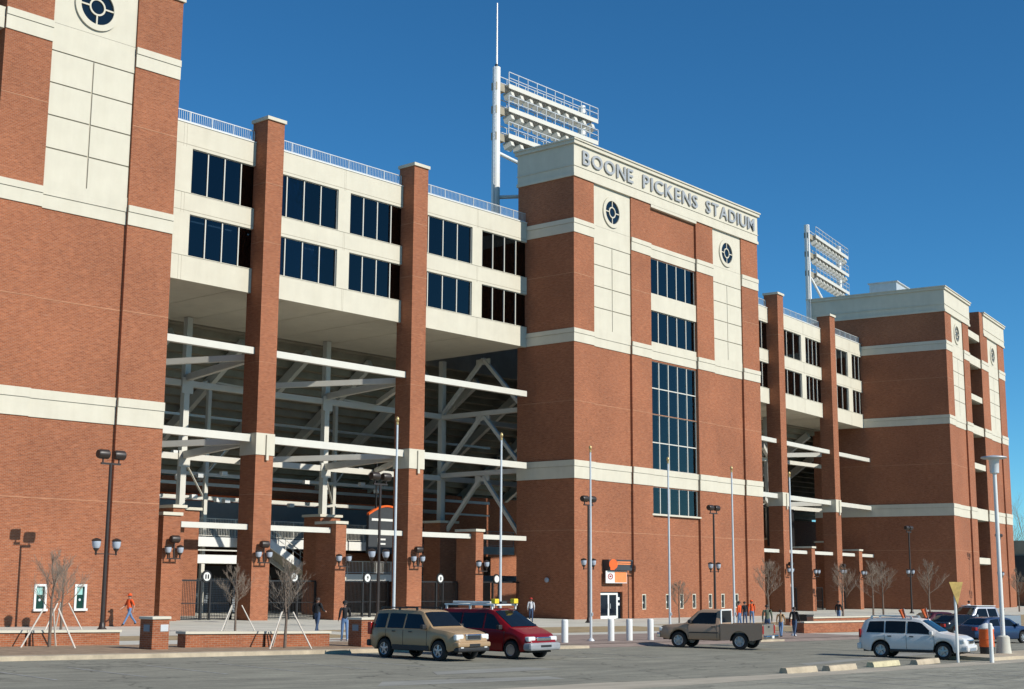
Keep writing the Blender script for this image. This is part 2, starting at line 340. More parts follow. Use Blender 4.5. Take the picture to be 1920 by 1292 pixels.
for i, (x0, x1, y0, y1, mm, nm) in enumerate([(-40, 41.5, 40.8, 46.6, 'mulch', 'soil_strip'), (41.9, 78, 40.3, 48.6, 'paver', 'paving'), (-40, 26, 49.2, 56.0, 'grass', 'dry_lawn'), (29, 47, 49.8, 54.2, 'grass', 'dry_lawn'),
                                 (50, 78, 51.0, 58.5, 'grass', 'dry_lawn'), (79, 120, 44.2, 53.5, 'grass', 'dry_lawn'), (120, 180, 46, 60, 'grass', 'dry_lawn'), (82, 112, 55.5, 59.8, 'grass', 'dry_lawn')]):
    gsheet(nm, lin(x0, x1, 14), lin(y0, y1, 6), lambda x, y: zg(x, y)+.004+.0004*i, M[mm])
gsheet('apron', lin(41.5, 78, 20), [39.55, 40.42], lambda x, y: zr(x, y)+.006 if y < 40 else zg(x, y)+.001, M['paver'])
# worn patches and parking lines
b = MB()
for c in [((24.6, 26.3), (31.6, 25.9), (32.0, 26.9), (26.0, 27.6)), ((29.5, 29.0), (35.5, 29.2), (35.2, 30.6), (30.5, 30.2)), ((46.0, 26.3), (62, 28.6), (60, 29.4), (46.5, 27.0))]:
    gquad(b, c, lambda x, y: zr(x, y)+.005)
tag(b.build('worn_patch', M['patch']), kind='structure')
b = MB()
for i in range(-6, 9):
    x = 24.76+i*2.62
    if 33 < x < 43: continue
    gquad(b, [(x-.06, 36.6), (x+.06, 36.6), (x+.06-.45, 32.0), (x-.06-.45, 32.0)], lambda x, y: zr(x, y)+.006, 1, 6)
for i in range(7):
    gquad(b, [(36+i*2.7, 21.5), (36.11+i*2.7, 21.5), (35.7+i*2.7, 17), (35.6+i*2.7, 17)], lambda x, y: zr(x, y)+.01, 1, 6)
for i in range(5):
    gquad(b, [(49.2+i*1.75, 37.6-.12*i), (49.5+i*1.75, 37.6-.12*i), (49.5+i*1.75, 37.9-.12*i), (49.2+i*1.75, 37.9-.12*i)], lambda x, y: zr(x, y)+.006, 1, 1)
tag(b.build('road_marking', M['paint']), kind='structure')

# ------------------------------------------------------------------ brick towers
LV = dict(top=39.85, cb=36.62, b1t=32.97, b1b=31.8, b2t=23.64, b2b=22.52, b3t=12.74, b3b=11.27)
BANDS = [(LV['b3b'], LV['b3t']), (LV['b2b'], LV['b2t']), (LV['b1b'], LV['b1t'])]
Z0 = -.8
def window(root, x0, x1, z0, z1, y, ncol, rows, glass, fr='steel', mw=.09, label=None):
    fb = MB(); nr = len(rows)-1
    for i in range(ncol+1):
        cx = x0+(x1-x0)*i/ncol; a = max(x0, cx-mw/2); c = min(x1, cx+mw/2); fb.box(a, c, y-.06, y+.04, z0, z1)
    for j, z in enumerate(rows):
        a, c = max(z0, z-mw/2), min(z1, z+mw/2)
        for i in range(ncol):
            xa = x0+(x1-x0)*i/ncol+mw/2; xb = x0+(x1-x0)*(i+1)/ncol-mw/2; fb.box(xa, xb, y-.045, y+.035, a, c)
    win = fb.build('window', M[fr], root)
    if label: win['label'] = label
    pw = (x1-x0)/ncol-mw*.8
    for j in range(nr):
        ph = rows[j+1]-rows[j]-mw*.8
        pm = MB().box(-pw/2, pw/2, 0, .02, -ph/2, ph/2).mesh('pane', M[glass])
        for i in range(ncol):
            inst(pm, 'pane', win, (x0+(x1-x0)*(i+.5)/ncol, y, (rows[j]+rows[j+1])/2), (R(rnd.uniform(-.25, .25)), 0, R(rnd.uniform(-.25, .25))))
    return win
def band(root, z0, z1, segs, D, left=True, name='stone_band', W=None, p=.06):
    b = MB(); zl = z1-.33*(z1-z0)
    for s0, s1, d in segs:
        b.box(s0-(p if s0 == segs[0][0] and left else 0), s1, d-p, d+.22, z0, zl-.012); b.box(s0-(p+.05 if s0 == segs[0][0] and left else 0), s1, d-p-.05, d+.22, zl, z1)
    if left:
        b.box(segs[0][0]-p, segs[0][0]+.2, segs[0][2]+.22, D, z0, zl-.012); b.box(segs[0][0]-p-.05, segs[0][0]+.2, segs[0][2]+.22, D, zl, z1)
    return b.build(name, M['cream'], root)
def cornice(root, s0, s1, D, z0=LV['cb'], z1=LV['top']):
    b = MB(); p = .12
    b.box(s0-p, s1+p, -p, D+p, z0, z0+.28); b.box(s0-p+.07, s1+p-.07, -p+.07, D+p-.07, z0+.28, z0+.9)
    b.box(s0-p+.01, s1+p-.01, -p+.01, D+p-.01, z0+.9, z0+.98)
    b.box(s0-p+.06, s1+p-.06, -p+.06, D+p-.06, z0+.98, z1-.42); b.box(s0-p-.12, s1+p+.12, -p-.12, D+p+.12, z1-.42, z1-.12); b.box(s0-p-.22, s1+p+.22, -p-.22, D+p+.22, z1-.12, z1)
    return b.build('cornice', M['cream'], root)
def stone_bay(root, s0, s1, d, roundel=True):
    z0, z1 = LV['b2t'], LV['cb']
    bay = MB().box(s0, s1, d-.05, d+.15, z0, z1).build('stone_bay', M['cream_d'], root)
    # eight large precast panels, two plain fields above
    zs = [24.02, 25.87, 27.72, 29.56, 31.40]; mid = (s0+s1)/2; g = .085
    w2 = (s1-s0)/2-g
    pm = MB().box(-w2/2, w2/2, -.11, .02, -(1.845-g)/2, (1.845-g)/2).mesh('panel', M['cream'])
    for j in range(4):
        for k in (0, 1):
            inst(pm, 'panel', bay, (s0+(s1-s0)*(.25+.5*k), d, (zs[j]+zs[j+1])/2))
    MB().box(s0, s1, d-.112, d+.02, z0, zs[0]+.06).build('panel', M['cream'], bay)
    MB().box(s0, s1, d-.115, d+.02, zs[4]+.03, LV['b1t']).build('panel', M['cream'], bay)
    cz = 34.6; cx = mid
    MB().box(s0, s1, d-.105, d+.02, LV['b1t']+.02, z1).build('panel', M['cream'], bay)
    rb = MB(); y = d-.105
    def ring(b, r0, r1, ya, yb, n=40):
        for i in range(n):
            t0, t1 = 2*math.pi*i/n, 2*math.pi*(i+1)/n
            c = lambda r, t, yy: (cx+r*math.cos(t), yy, cz+r*math.sin(t))
            b.face([c(r0, t0, ya), c(r1, t0, ya), c(r1, t1, ya), c(r0, t1, ya)]); b.face([c(r1, t0, ya), c(r1, t0, yb), c(r1, t1, yb), c(r1, t1, ya)]); b.face([c(r0, t0, yb), c(r0, t0, ya), c(r0, t1, ya), c(r0, t1, yb)])
    ring(rb, 1.02, 1.36, y-.12, y); ring(rb, .40, .50, y-.09, y)
    for k in range(4):
        t = k*math.pi/2; dx, dz = math.cos(t), math.sin(t)
        rb.bar((cx+dx*.48, y-.05, cz+dz*.48), (cx+dx*1.05, y-.05, cz+dz*1.05), .09, .07, (0, 1, 0))
    ro = rb.build('roundel', M['cream'], root)
    for k in range(4):
        pb = MB(); n = 8; t0 = k*math.pi/2+.06; t1 = (k+1)*math.pi/2-.06
        for i in range(n):
            a, c = t0+(t1-t0)*i/n, t0+(t1-t0)*(i+1)/n; q = lambda r, t: (cx+r*math.cos(t), y-.02, cz+r*math.sin(t))
            pb.face([q(.48, a), q(1.04, a), q(1.04, c), q(.48, c)])
        pb.build('pane', M['glass_flat'], ro)
    pb = MB(); pb.face([(cx+.42*math.cos(2*math.pi*i/24), y-.02, cz+.42*math.sin(2*math.pi*i/24)) for i in range(24)]); pb.build('pane', M['glass_flat'], ro)
    return bay
def tower_walls(root, segs, D, holes=None, top=LV['top']-.2, holed=.35, name='brick_wall'):
    holes = holes or {}; b = MB(); s0, s1 = segs[0][0], segs[-1][1]
    for i, (a, c, d) in enumerate(segs):
        b.sheet(a, c, Z0, top, d, holes.get(i, ()), holed)
        if i+1 < len(segs):
            d2 = segs[i+1][2]; pts = [(c, d, Z0), (c, d2, Z0), (c, d2, top), (c, d, top)]
            if abs(d-d2) > 1e-4: b.face(pts if d2 > d else pts[::-1])
    b.face([(s0, D, Z0), (s0, segs[0][2], Z0), (s0, segs[0][2], top), (s0, D, top)])
    b.face([(s1, segs[-1][2], Z0), (s1, D, Z0), (s1, D, top), (s1, segs[-1][2], top)])
    b.face([(s1, D, Z0), (s0, D, Z0), (s0, D, top), (s1, D, top)]); b.face([(s0, .4, top), (s1, .4, top), (s1, D, top), (s0, D, top)])
    return b.build(name, M['brick'], root)
def courses(root, segs, D, zs, left=True):      # thin soldier courses in the brick
    for z in zs:
        b = MB()
        for s0, s1, d in segs: b.box(s0, s1, d-.012, d+.05, z, z+.055)
        if left: b.box(segs[0][0]-.012, segs[0][0]+.05, .05, D, z, z+.055)
        b.build('brick_course', M['rowlock'], root)

# centre tower -------------------------------------------------------
TC = thing('brick_tower', 'central brick tower carrying the raised stadium name below its cornice', 'building', (87.667, 71, 0), .037)
rc = .22
segC = [(0, 2.85, 0), (2.85, 8.4, rc), (8.4, 11.45, 0), (11.45, 19.15, rc), (19.15, 22.15, 0), (22.15, 27.5, rc), (27.5, 30.7, 0)]
smallw = [9.6, 11.37, 13.6, 15.86, 17.93, 20.33, 22.9, 25.4]
H = {i: [] for i in range(7)}
for x in smallw:
    for i, (a, c, d) in enumerate(segC):
        if a+.05 < x and x+.62 < c-.05: H[i].append((x, x+.62, .68, 1.98))
H[1].append((3.85, 7.0, Z0, 2.16))
CW = [(8.86, 11.2), (12.76, 22.36), (24.1, 26.95), (28.5, 31.74)]
H[3] = H[3]+[(11.46, 19.14, a, c) for a, c in CW]
tower_walls(TC, segC, 6.0, H)
for a, c in BANDS: band(TC, a, c, segC, 6.0)
courses(TC, segC, 6.0, [7.05, 17.6, 28.3])
cornice(TC, 0, 30.7, 6.0)
MB().box(11.46, 19.14, -.1, rc+.1, 36.36, 36.62).build('stone_lintel', M['cream'], TC)
MB().box(11.47, 19.13, .12, rc+.3, 26.95, 28.5).build('stone_spandrel', M['cream'], TC)
MB().box(11.47, 19.13, .15, rc+.3, 23.65, 24.1).build('stone_sill', M['cream'], TC)
MB().box(11.3, 19.3, -.02, rc+.3, 8.72, 8.86).build('stone_sill', M['cream'], TC)
stone_bay(TC, 2.85, 8.39, rc); stone_bay(TC, 22.15, 27.49, rc)
window(TC, 11.47, 19.13, 8.86, 11.2, rc+.12, 5, [8.86, 11.2], 'glass2')
window(TC, 11.47, 19.13, 12.76, 22.36, rc+.12, 5, [12.76, 15.14, 17.6, 19.97, 22.36], 'glass2')
window(TC, 11.47, 19.13, 24.1, 26.95, rc+.12, 5, [24.1, 26.95], 'glass'); window(TC, 11.47, 19.13, 28.5, 31.74, rc+.12, 5, [28.5, 31.74], 'glass')
MB().box(11.2, 19.4, 5.0, 5.2, 0, 33).build('stair_hall_wall', M['room'], TC)
for k, zf in enumerate((9.0, 12.6, 15.0, 17.4, 19.8, 22.4, 26.9, 31.8)): MB().box(11.2, 19.4, 3.6 if zf < 22 else .75, 5.0, zf-.12, zf+.12).build('landing', M['room'], TC)
for k, zf in enumerate((9.0, 12.6, 15.0, 17.4, 19.8)):
    xa, xb = (12.2, 18.2) if k % 2 == 0 else (18.2, 12.2); MB().bar((xa, 2.6, zf), (xb, 2.6, zf+2.4), 1.2, .22).build('stair_flight', M['cream'], TC); MB().bar((xa, 2.0, zf+.95), (xb, 2.0, zf+3.35), .06).build('stair_rail', M['galv'], TC)
MB().box(11.25, 11.4, .75, 5, 0, 33).build('stair_hall_side', M['room'], TC); MB().box(19.2, 19.35, .75, 5, 0, 33).build('stair_hall_side', M['room'], TC)
for i, (a, c, d) in enumerate(segC):
    for h in H[i]:
        if h[1]-h[0] < .7:
            b = MB(); x0, x1, z0, z1 = h; y = d+.02
            b.box(x0, x0+.09, y, y+.25, z0, z1); b.box(x1-.09, x1, y, y+.25, z0, z1); b.box(x0+.09, x1-.09, y, y+.25, z1-.09, z1); b.box(x0+.09, x1-.09, y, y+.25, z0, z0+.07)
            wn = b.build('window', M['cream'], TC); MB().box(x0+.09, x1-.09, y+.18, y+.2, z0+.07, z1-.09).build('pane', M['glass_flat'], wn)
            MB().box(x0+.15, x1-.2, y+.16, y+.175, z0+.5, z0+.66).build('notice', M['white'], wn)
b = MB(); y = rc+.2
for x in (3.95, 5.17, 6.4): b.box(x-.1, x+.1, y-.06, y+.06, 0, 2.1)
b.box(4.05, 5.07, y-.06, y+.06, 1.92, 2.1); b.box(5.27, 6.3, y-.06, y+.06, 1.92, 2.1); b.box(4.05, 5.07, y-.05, y+.05, -.1, .22); b.box(5.27, 6.3, y-.05, y+.05, -.1, .22)
dr = b.build('double_door', M['white'], TC)
for x0, x1 in ((4.05, 5.07), (5.27, 6.3), (6.5, 6.98)): MB().box(x0, x1, y, y+.02, -.1, 2.05).build('pane', M['glass_flat'], dr)
for x in (5.0, 5.32): MB().cyl((x, y-.14, .8), (x, y-.14, 1.2), .02).build('handle', M['alu'], dr)
for z in (1.5, 1.05): MB().box(6.5, 6.8, y-.03, y-.01, z, z+.22).build('notice', M['white'], dr)
# wall lamp on the shaded flank of the tower
b = MB().lathe([(.04, .0), (.2, .03), (.2, .12), (.12, .2)], 12, (0, 0, 0), 'x')
tag(b.build('wall_lamp', M['lens'], None, True), 'small round wall lamp on the shaded flank of the central tower', 'lamp')
lo = bpy.data.objects['wall_lamp']; a = .037; lo.location = (87.667-2.7*math.sin(a)-.21, 71+2.7*math.cos(a), 3.1)
# raised name
def text_mesh(ch, size, ext, m, off=.0):
    cu = bpy.data.curves.new('t', 'FONT'); cu.body = ch; cu.size = size; cu.extrude = ext; cu.offset = off; cu.resolution_u = 3
    o = bpy.data.objects.new('t', cu); COL.objects.link(o); bpy.context.view_layer.update()
    me = bpy.data.meshes.new_from_object(o.evaluated_get(bpy.context.evaluated_depsgraph_get())); bpy.data.objects.remove(o)
    me.materials.clear(); me.materials.append(m); return me
TM = {}
def lay_word(root, word, x0, x1, z0, h, y, m, ext=.05, off=.014, name='letter'):
    ws = []
    for ch in word:
        if (ch, m.name) not in TM: TM[(ch, m.name)] = text_mesh(ch, 1.0, ext, m, off)
        me = TM[(ch, m.name)]; xs = [v.co.x for v in me.vertices]; ys = [v.co.y for v in me.vertices]; ws.append((me, min(xs), max(xs), min(ys), max(ys)))
    gap = .13; tot = sum(q[2]-q[1] for q in ws)+gap*(len(ws)-1); sx = (x1-x0)/tot; x = x0
    for me, a, c, lo, hi in ws:
        sy = h/(hi-lo); inst(me, name, root, (x-a*sx, y, z0-lo*sy), (R(90), 0, 0), (sx, sy, 1)); x += (c-a+gap)*sx
for wd, a, c in (('BOONE', 1.05, 8.55), ('PICKENS', 10.1, 19.3), ('STADIUM', 20.8, 30.0)):
    lay_word(TC, wd, a, c, 37.84, 1.22, -.16, M['letter'])
# roof equipment
MB().lathe([(.0, 0), (.9, .02), (.9, .6), (.7, .95), (.25, 1.1)], 16, (12.2, 3, LV['top'])).build('roof_fan', M['galv'], TC, True)
MB().lathe([(.0, 0), (.8, .02), (.8, .5), (.6, .8), (.2, .95)], 16, (20.6, 3, LV['top'])).build('roof_fan', M['galv'], TC, True)
# sign over the door
SG = thing('door_sign', 'orange and white sign with dark canopy above the white double door', 'sign', (87.667, 71, 0), .037)
MB().hexa([(4.3, -.45, 3.92), (7.45, -.45, 3.92), (7.45, .3, 3.92), (4.3, .3, 3.92)], [(4.1, -.45, 4.8), (7.6, -.45, 4.8), (7.6, .3, 4.8), (4.1, .3, 4.8)]).build('canopy', M['dgrey'], SG)
em = MB()
for i in range(14):
    t0, t1 = 2*math.pi*i/14, 2*math.pi*(i+1)/14
    em.face([(4.75, -.47, 4.42), (4.75+.62*math.cos(t1), -.47, 4.42+.42*math.sin(t1)), (4.75+.62*math.cos(t0), -.47, 4.42+.42*math.sin(t0))][::-1])
em.box(4.3, 4.9, -.475, -.46, 3.95, 4.3); em.build('emblem', M['orange'], SG)
MB().box(5.3, 7.3, -.475, -.455, 4.4, 4.5).box(5.3, 7.3, -.475, -.455, 4.56, 4.66).build('stripe', M['orange_l'], SG)
MB().box(4.05, 7.05, -.2, -.12, 2.88, 3.88).build('board', M['white'], SG)
MB().box(5.3, 7.0, -.215, -.2, 2.94, 3.84).build('print', M['orange_l'], SG)
rb = MB(); cx, cz = 4.68, 3.42
for i in range(20):
    t0, t1 = 2*math.pi*i/20, 2*math.pi*(i+1)/20; q = lambda r, t: (cx+r*1.5*math.cos(t), -.206, cz+r*math.sin(t))
    rb.face([q(.17, t0), q(.25, t0), q(.25, t1), q(.17, t1)])
rb.box(cx-.14, cx+.14, -.21, -.205, cz-.06, cz+.08); rb.build('oval_emblem', M['red'], SG)
for x in (4.4, 6.7): MB().bar((x, -.15, 3.4), (x, .35, 3.4), .06).build('bracket', M['black'], SG)

# left tower ---------------------------------------------------------
T1 = thing('brick_tower', 'tall brick tower at the left edge with ticket windows at its foot', 'building', (45.14, 66.243, 0), -.038)
seg1 = [(-10.75, -8.05, 0), (-8.05, -2.92, rc), (-2.92, 0, 0)]
segA = [(-10.75, -8.05, 0), (-8.05, -2.92, rc), (-2.92, 0, 0)]
H1 = {1: [(-7.0, -6.3, 1.3, 2.66), (-4.72, -4.03, 1.3, 2.66)]}
tower_walls(T1, seg1, 14, H1)
for a, c in BANDS: band(T1, a, c, seg1, 14, left=False)
courses(T1, seg1, 14, [7.05, 17.6, 28.3], left=False)
cornice(T1, -10.75, 0, 14)
stone_bay(T1, -8.04, -2.93, rc)
for x0, x1, z0, z1 in H1[1]:
    b = MB(); y = rc-.05
    b.box(x0, x0+.12, y, y+.3, z0, z1); b.box(x1-.12, x1, y, y+.3, z0, z1); b.box(x0+.12, x1-.12, y, y+.3, z1-.12, z1); b.box(x0-.04, x1+.04, y-.1, y+.3, z0-.02, z0+.1)
    wn = b.build('ticket_window', M['white'], T1); MB().box(x0+.12, x1-.12, y+.12, y+.14, z0+.1, z1-.12).build('pane', mat('green_glass', (.012, .05, .04), .06), wn)
    MB().box(x0+.16, x1-.2, y+.09, y+.11, z1-.55, z1-.17).build('notice', mat('pale_green_notice', (.3, .55, .5), .6), wn)
    MB().lathe([(.01, 0), (.07, .0), (.07, .015), (.01, .02)], 12, ((x0+x1)/2, y+.08, z0+.55), 'y').build('speak_hole', M['alu'], wn)
# open stair bay further left
MB().sheet(-16.5, -10.76, Z0, LV['b2b'], .25).build('brick_wall', M['brick'], T1)
MB().box(-16.5, -10.76, 3.2, 3.6, LV['b2b'], 39).build('stair_bay_back', M['brick'], T1)
for z0, z1 in BANDS[:1]+BANDS[1:]: MB().box(-16.5, -10.77, .1, .55, z0, z1).build('stone_band', M['cream'], T1)
for z in (27.2, 35.6): MB().box(-16.5, -10.77, .3, .7, z, z+.7).build('stair_parapet', M['cream'], T1)
for z in (22.6, 31.9, 36.3): MB().box(-16.5, -10.77, .7, 3.2, z, z+.25).build('landing', M['deck'], T1)

# right-hand tower pair ---------------------------------------------
T3 = thing('brick_tower', 'right-hand brick tower with a broad shaded flank and grey roof unit', 'building', (163.206, 72.714, 0), .172)
seg3 = [(0, 3.0, 0), (3.0, 8.75, rc), (8.75, 11.75, 0)]
W3 = tower_walls(T3, seg3, 17.5)
for a, c in BANDS: band(T3, a, c, seg3, 17.5)
courses(T3, seg3, 17.5, [7.05, 17.6, 28.3]); cornice(T3, 0, 12.4, 17.5); stone_bay(T3, 3.01, 8.74, rc)
MB().box(1.5, 7.5, 6.3, 9.8, LV['top'], LV['top']+1.5).box(1.3, 7.7, 6.1, 10, LV['top']+1.5, LV['top']+1.62).build('roof_unit', M['galv'], T3)
MB().cyl((10, 1.5, LV['top']), (10, 1.5, LV['top']+.9), .05).build('roof_vent', M['galv'], T3)
T4 = thing('brick_tower', 'far right brick tower behind the open stair bay, partly behind the disc lamp post', 'building', (163.206, 72.714, 0), .172)
seg4 = [(18.3, 22.3, .02), (22.3, 28.4, rc), (28.4, 32.2, .02)]
tower_walls(T4, seg4, 14)
for a, c in BANDS: band(T4, a, c, seg4, 14, left=False)
cornice(T4, 20.2, 32.4, 14); stone_bay(T4, 22.31, 28.39, rc)
for z0, z1 in ((35.4, 36.3), (31.8, 32.97), (27.0, 27.75), (22.52, 23.64), (17.9, 18.65), (11.27, 12.74), (5.6, 6.4)):
    MB().box(11.77, 18.28, .15, .5, z0, z1).build('stair_parapet', M['cream'], T4)
    MB().box(11.77, 18.28, .5, 5, z0-.1, z0+.15).build('landing', M['deck'], T4)
MB().box(11.77, 18.28, 5, 5.4, 0, 38).build('stair_bay_back', M['brick'], T4)

# ------------------------------------------------------------------ glazed wings between the towers
WZ = dict(bot=22.5, s2=24.22, h2=27.04, s1=28.52, h1=31.6, par=33.28)
def railing(root, x0, x1, y, z, h=.95, step=1.75, name='guardrail', m='galv'):
    b = MB(); n = max(1, round((x1-x0)/step))
    b.box(x0, x1, y-.03, y+.03, z+h-.06, z+h); b.box(x0, x1, y-.025, y+.025, z+.1, z+.15)
    for i in range(n+1):
        x = x0+(x1-x0)*i/n; b.box(x-.03, x+.03, y-.03, y+.03, z, z+h-.06)
    g = b.build(name, M[m], root); p = MB(); k = int((x1-x0)/.16)
    for i in range(1, k):
        x = x0+(x1-x0)*i/k; p.box(x-.011, x+.011, y-.011, y+.011, z+.15, z+h-.06)
    if k > 1: tag(p.build('pickets', M[m], root), kind='stuff')
    return g
def wing(root, x0, x1, groups, pils, D):
    holes = []
    for a, c, n in groups: holes += [(a, c, WZ['s2'], WZ['h2']), (a, c, WZ['s1'], WZ['h1'])]
    b = MB(); b.sheet(x0, x1, WZ['bot'], WZ['par'], 0, holes, .3)
    b.face([(x0, 0, WZ['par']), (x1, 0, WZ['par']), (x1, .4, WZ['par']), (x0, .4, WZ['par'])]); b.face([(x0, .4, WZ['par']), (x1, .4, WZ['par']), (x1, .4, 32.2), (x0, .4, 32.2)])
    b.face([(x0, .4, 32.2), (x1, .4, 32.2), (x1, D, 32.2), (x0, D, 32.2)])
    b.face([(x0, 0, WZ['bot']), (x0, .3, WZ['bot']), (x1, .3, WZ['bot']), (x1, 0, WZ['bot'])])
    b.build('spandrel_wall', M['cream'], root)
    s = MB(); s.box(x0, x1, .3, D, WZ['bot']+.04, WZ['bot']+.3)
    for i in range(int((x1-x0)/4.7)): s.box(x0+i*4.7+2, x0+i*4.7+2.06, .3, D, WZ['bot']+.02, WZ['bot']+.04)
    s.build('soffit', M['cream'], root)
    MB().box(x0, x1, D-.3, D, WZ['bot']+.3, 32.2).build('rear_wall', M['dark'], root)
    MB().box(x0, x1, .32, D-.3, WZ['h2']+.25, WZ['s1']-.1).build('office_floor', M['room'], root); MB().box(x0, x1, 5.2, 5.4, WZ['bot']+.3, 32.2).build('corridor_wall', M['room'], root)
    MB().box(x0, x1, .32, D-.3, WZ['h1']+.12, WZ['h1']+.25).build('office_ceiling', M['room'], root)
    tm = MB().box(-.6, .6, -.08, .08, 0, .05).mesh('ceiling_light', M['tube']); xx = x0+1
    while xx < x1-1:
        for zc in (WZ['h2']+.19, WZ['h1']+.06):
            if rnd.random() < (.8 if zc < 28 else .15): inst(tm, 'ceiling_light', root, (xx, 2.2, zc))
        xx += 1.45
    for k in range(int((x1-x0)/5)): MB().box(x0+k*5+2.5, x0+k*5+2.62, .5, 5.2, WZ['bot']+.3, 32).build('partition', M['room'], root)
    c = MB(); c.box(x0, x1, -.05, .42, WZ['par'], WZ['par']+.07); c.build('coping', M['white'], root)
    for z in (WZ['s2']-.02, WZ['s1']-.02): MB().box(x0, x1, -.035, .05, z-.03, z).build('sill', M['cream'], root)
    for z in (WZ['h2']+.2, WZ['h1']+.2): MB().box(x0, x1, -.012, .05, z, z+.03).build('reveal', M['cream_d'], root)
    for a, cc, n in groups:
        window(root, a, cc, WZ['s2'], WZ['h2'], .18, n, [WZ['s2'], WZ['h2']], 'glass', 'steel', .08)
        window(root, a, cc, WZ['s1'], WZ['h1'], .18, n, [WZ['s1'], WZ['h1']], 'glass', 'steel', .08)
    for a, cc, n in groups:
        for xj in (a-.5, cc+.55):
            if x0 < xj < x1-.3 and not any(p[0]-.1 < xj < p[1]+.1 for p in pils):
                for za, zb in ((WZ['bot']+.01, WZ['s2']-.06), (WZ['h2']+.04, WZ['s1']-.06), (WZ['h1']+.04, WZ['par']-.01)): MB().box(xj-.012, xj+.012, -.004, .02, za, zb).build('panel_joint', M['cream_d'], root)
    edges = [x0] + [v for p in pils for v in p] + [x1]
    for i in range(0, len(edges), 2): railing(root, edges[i]+.05, edges[i+1]-.05, .2, WZ['par']+.07, .85)
    for a, cc in pils:
        b = MB(); b.box(a, cc, -1.22, .42, Z0, 34.78); pl = b.build('pilaster', M['brick'], root)
        MB().box(a-.1, cc+.1, -1.34, .52, 34.78, 35.02).build('cap', M['cream'], pl)
        MB().box(a-.05, cc+.05, -1.28, .48, LV['b3b'], LV['b3t']).build('stone_collar', M['cream'], pl)
        k = MB().box((a+cc)/2+.02, (a+cc)/2+.22, -1.4, -1.28, LV['b3b']-.35, LV['b3t']-.1); k.build('keystone', M['cream'], pl)
        for z in (4.3, 8.6, 17.6, 21.5, 26.0, 30.2): MB().box(a-.008, cc+.008, -1.228, .4, z, z+.03).build('brick_course', M['rowlock'], pl)
def front_beams(root, spans, y=-.5):
    for x0, x1, z, h in spans: MB().box(x0, x1, y-.2, y+.2, z-h, z).build('front_beam', M['steel'], root)
def piers(root, specs):
    for x0, x1, y0, y1, z in specs:
        p = MB().box(x0, x1, y0, y1, Z0, z-.2).build('brick_pier', M['brick'], root); MB().box(x0-.1, x1+.1, y0-.1, y1+.1, z-.2, z).build('cap', M['cream'], p)

WG1 = thing('glazed_wing', 'cream wing with dark windows between the left and central towers', 'building', (87.667, 76.03, 0))
pil1 = [(-29.27, -27.78), (-14.92, -13.4)]
wing(WG1, -42, 0, [(-41.5, -35.85, 4), (-34.56, -29.0, 4), (-27.9, -21.52, 4), (-20.33, -14.6, 4), (-13.6, -6.98, 4), (-5.8, -.02, 4)], pil1, 13)
sp = []
for z, h in ((18.62, .46), (12.66, .5)):
    sp += [(-36.6, -29.3, z, h), (-27.76, -14.94, z, h), (-13.38, -.9, z, h)]
z = 6.62
sp += [(-34.6, -29.3, z, .36), (-27.76, -22.0, z, .36), (-20.95, -14.94, z, .36), (-13.38, -7.5, z, .36), (-6.6, -.9, z, .36)]
front_beams(WG1, sp)
piers(WG1, [(-36.3, -35.0, -1.2, .9, 7.15), (-21.95, -20.98, -1.2, .9, 7.1), (-7.48, -6.62, -1.2, .9, 7.0), (-34.9, -34.0, -.2, 1.6, 7.7)])

WG2 = thing('glazed_wing', 'narrow-looking cream wing with dark windows right of the central tower', 'building', (130.5, 79.6, 0), .121)
pil2 = [(2.5, 4.05), (17.75, 19.35)]
wing(WG2, -12.2, 33.3, [(-3.6, 2.6, 4), (4.0, 11.75, 4), (13.02, 17.8, 4), (19.3, 26.4, 4), (27.75, 33.2, 4)], pil2, 13)
sp = []
for z, h in ((18.6, .46), (12.6, .5)): sp += [(-11, 2.48, z, h), (4.07, 17.73, z, h), (19.37, 33, z, h)]
sp += [(-11, 2.48, 6.6, .36), (4.07, 10.1, 6.6, .36), (11.2, 17.73, 6.6, .36), (19.37, 24.7, 6.6, .36), (25.9, 33, 6.6, .36)]
front_beams(WG2, sp)
piers(WG2, [(10.15, 11.15, -1.2, 1.6, 7.1), (24.75, 25.85, -1.2, 1.6, 7.1)])

# ------------------------------------------------------------------ concourse behind the open ground storeys
CN = thing('concourse', 'open concourse of cream steel columns and braces under the stands', 'structure', (0, 0, 0))
b = MB()     # stepped underside of the stands, falling away from the street
y, z = 88.9, 22.4
while y < 112:
    b.face([(28, y, z), (186, y, z), (186, y+.85, z), (28, y+.85, z)]); b.face([(28, y+.85, z), (186, y+.85, z), (186, y+.85, z-.56), (28, y+.85, z-.56)]); y += .85; z -= .56
b.face([(28, 88.9, 22.4), (28, 88.9, 33), (186, 88.9, 33), (186, 88.9, 22.4)])
b.build('stand_underside', M['deck'], CN)
colx = [47.3, 61.1, 74.9, 88.6, 102.4, 116.2, 130, 143.8, 157.6]
cm = MB().box(-.24, .24, -.24, .24, 8.2, 22.5).mesh('column', M['steel'])
pm = MB().box(-1.05, 1.05, -1.0, 1.0, Z0, 8.0).mesh('brick_pier', M['brick']); pc = MB().box(-1.2, 1.2, -1.15, 1.15, 8.0, 8.2).mesh('cap', M['cream'])
for x in colx:
    inst(cm, 'column', CN, (x, 87, 0)); p = inst(pm, 'brick_pier', CN, (x, 87, 0)); inst(pc, 'cap', p)
rk = [(89.2, 21.9), (106, 10.9)]
for i in range(len(colx)*2):
    x = 47.3+6.9*i; MB().bar((x, 89.2, 21.7), (x, 107, 10.2), .45, .8).build('raker', M['steel'], CN)
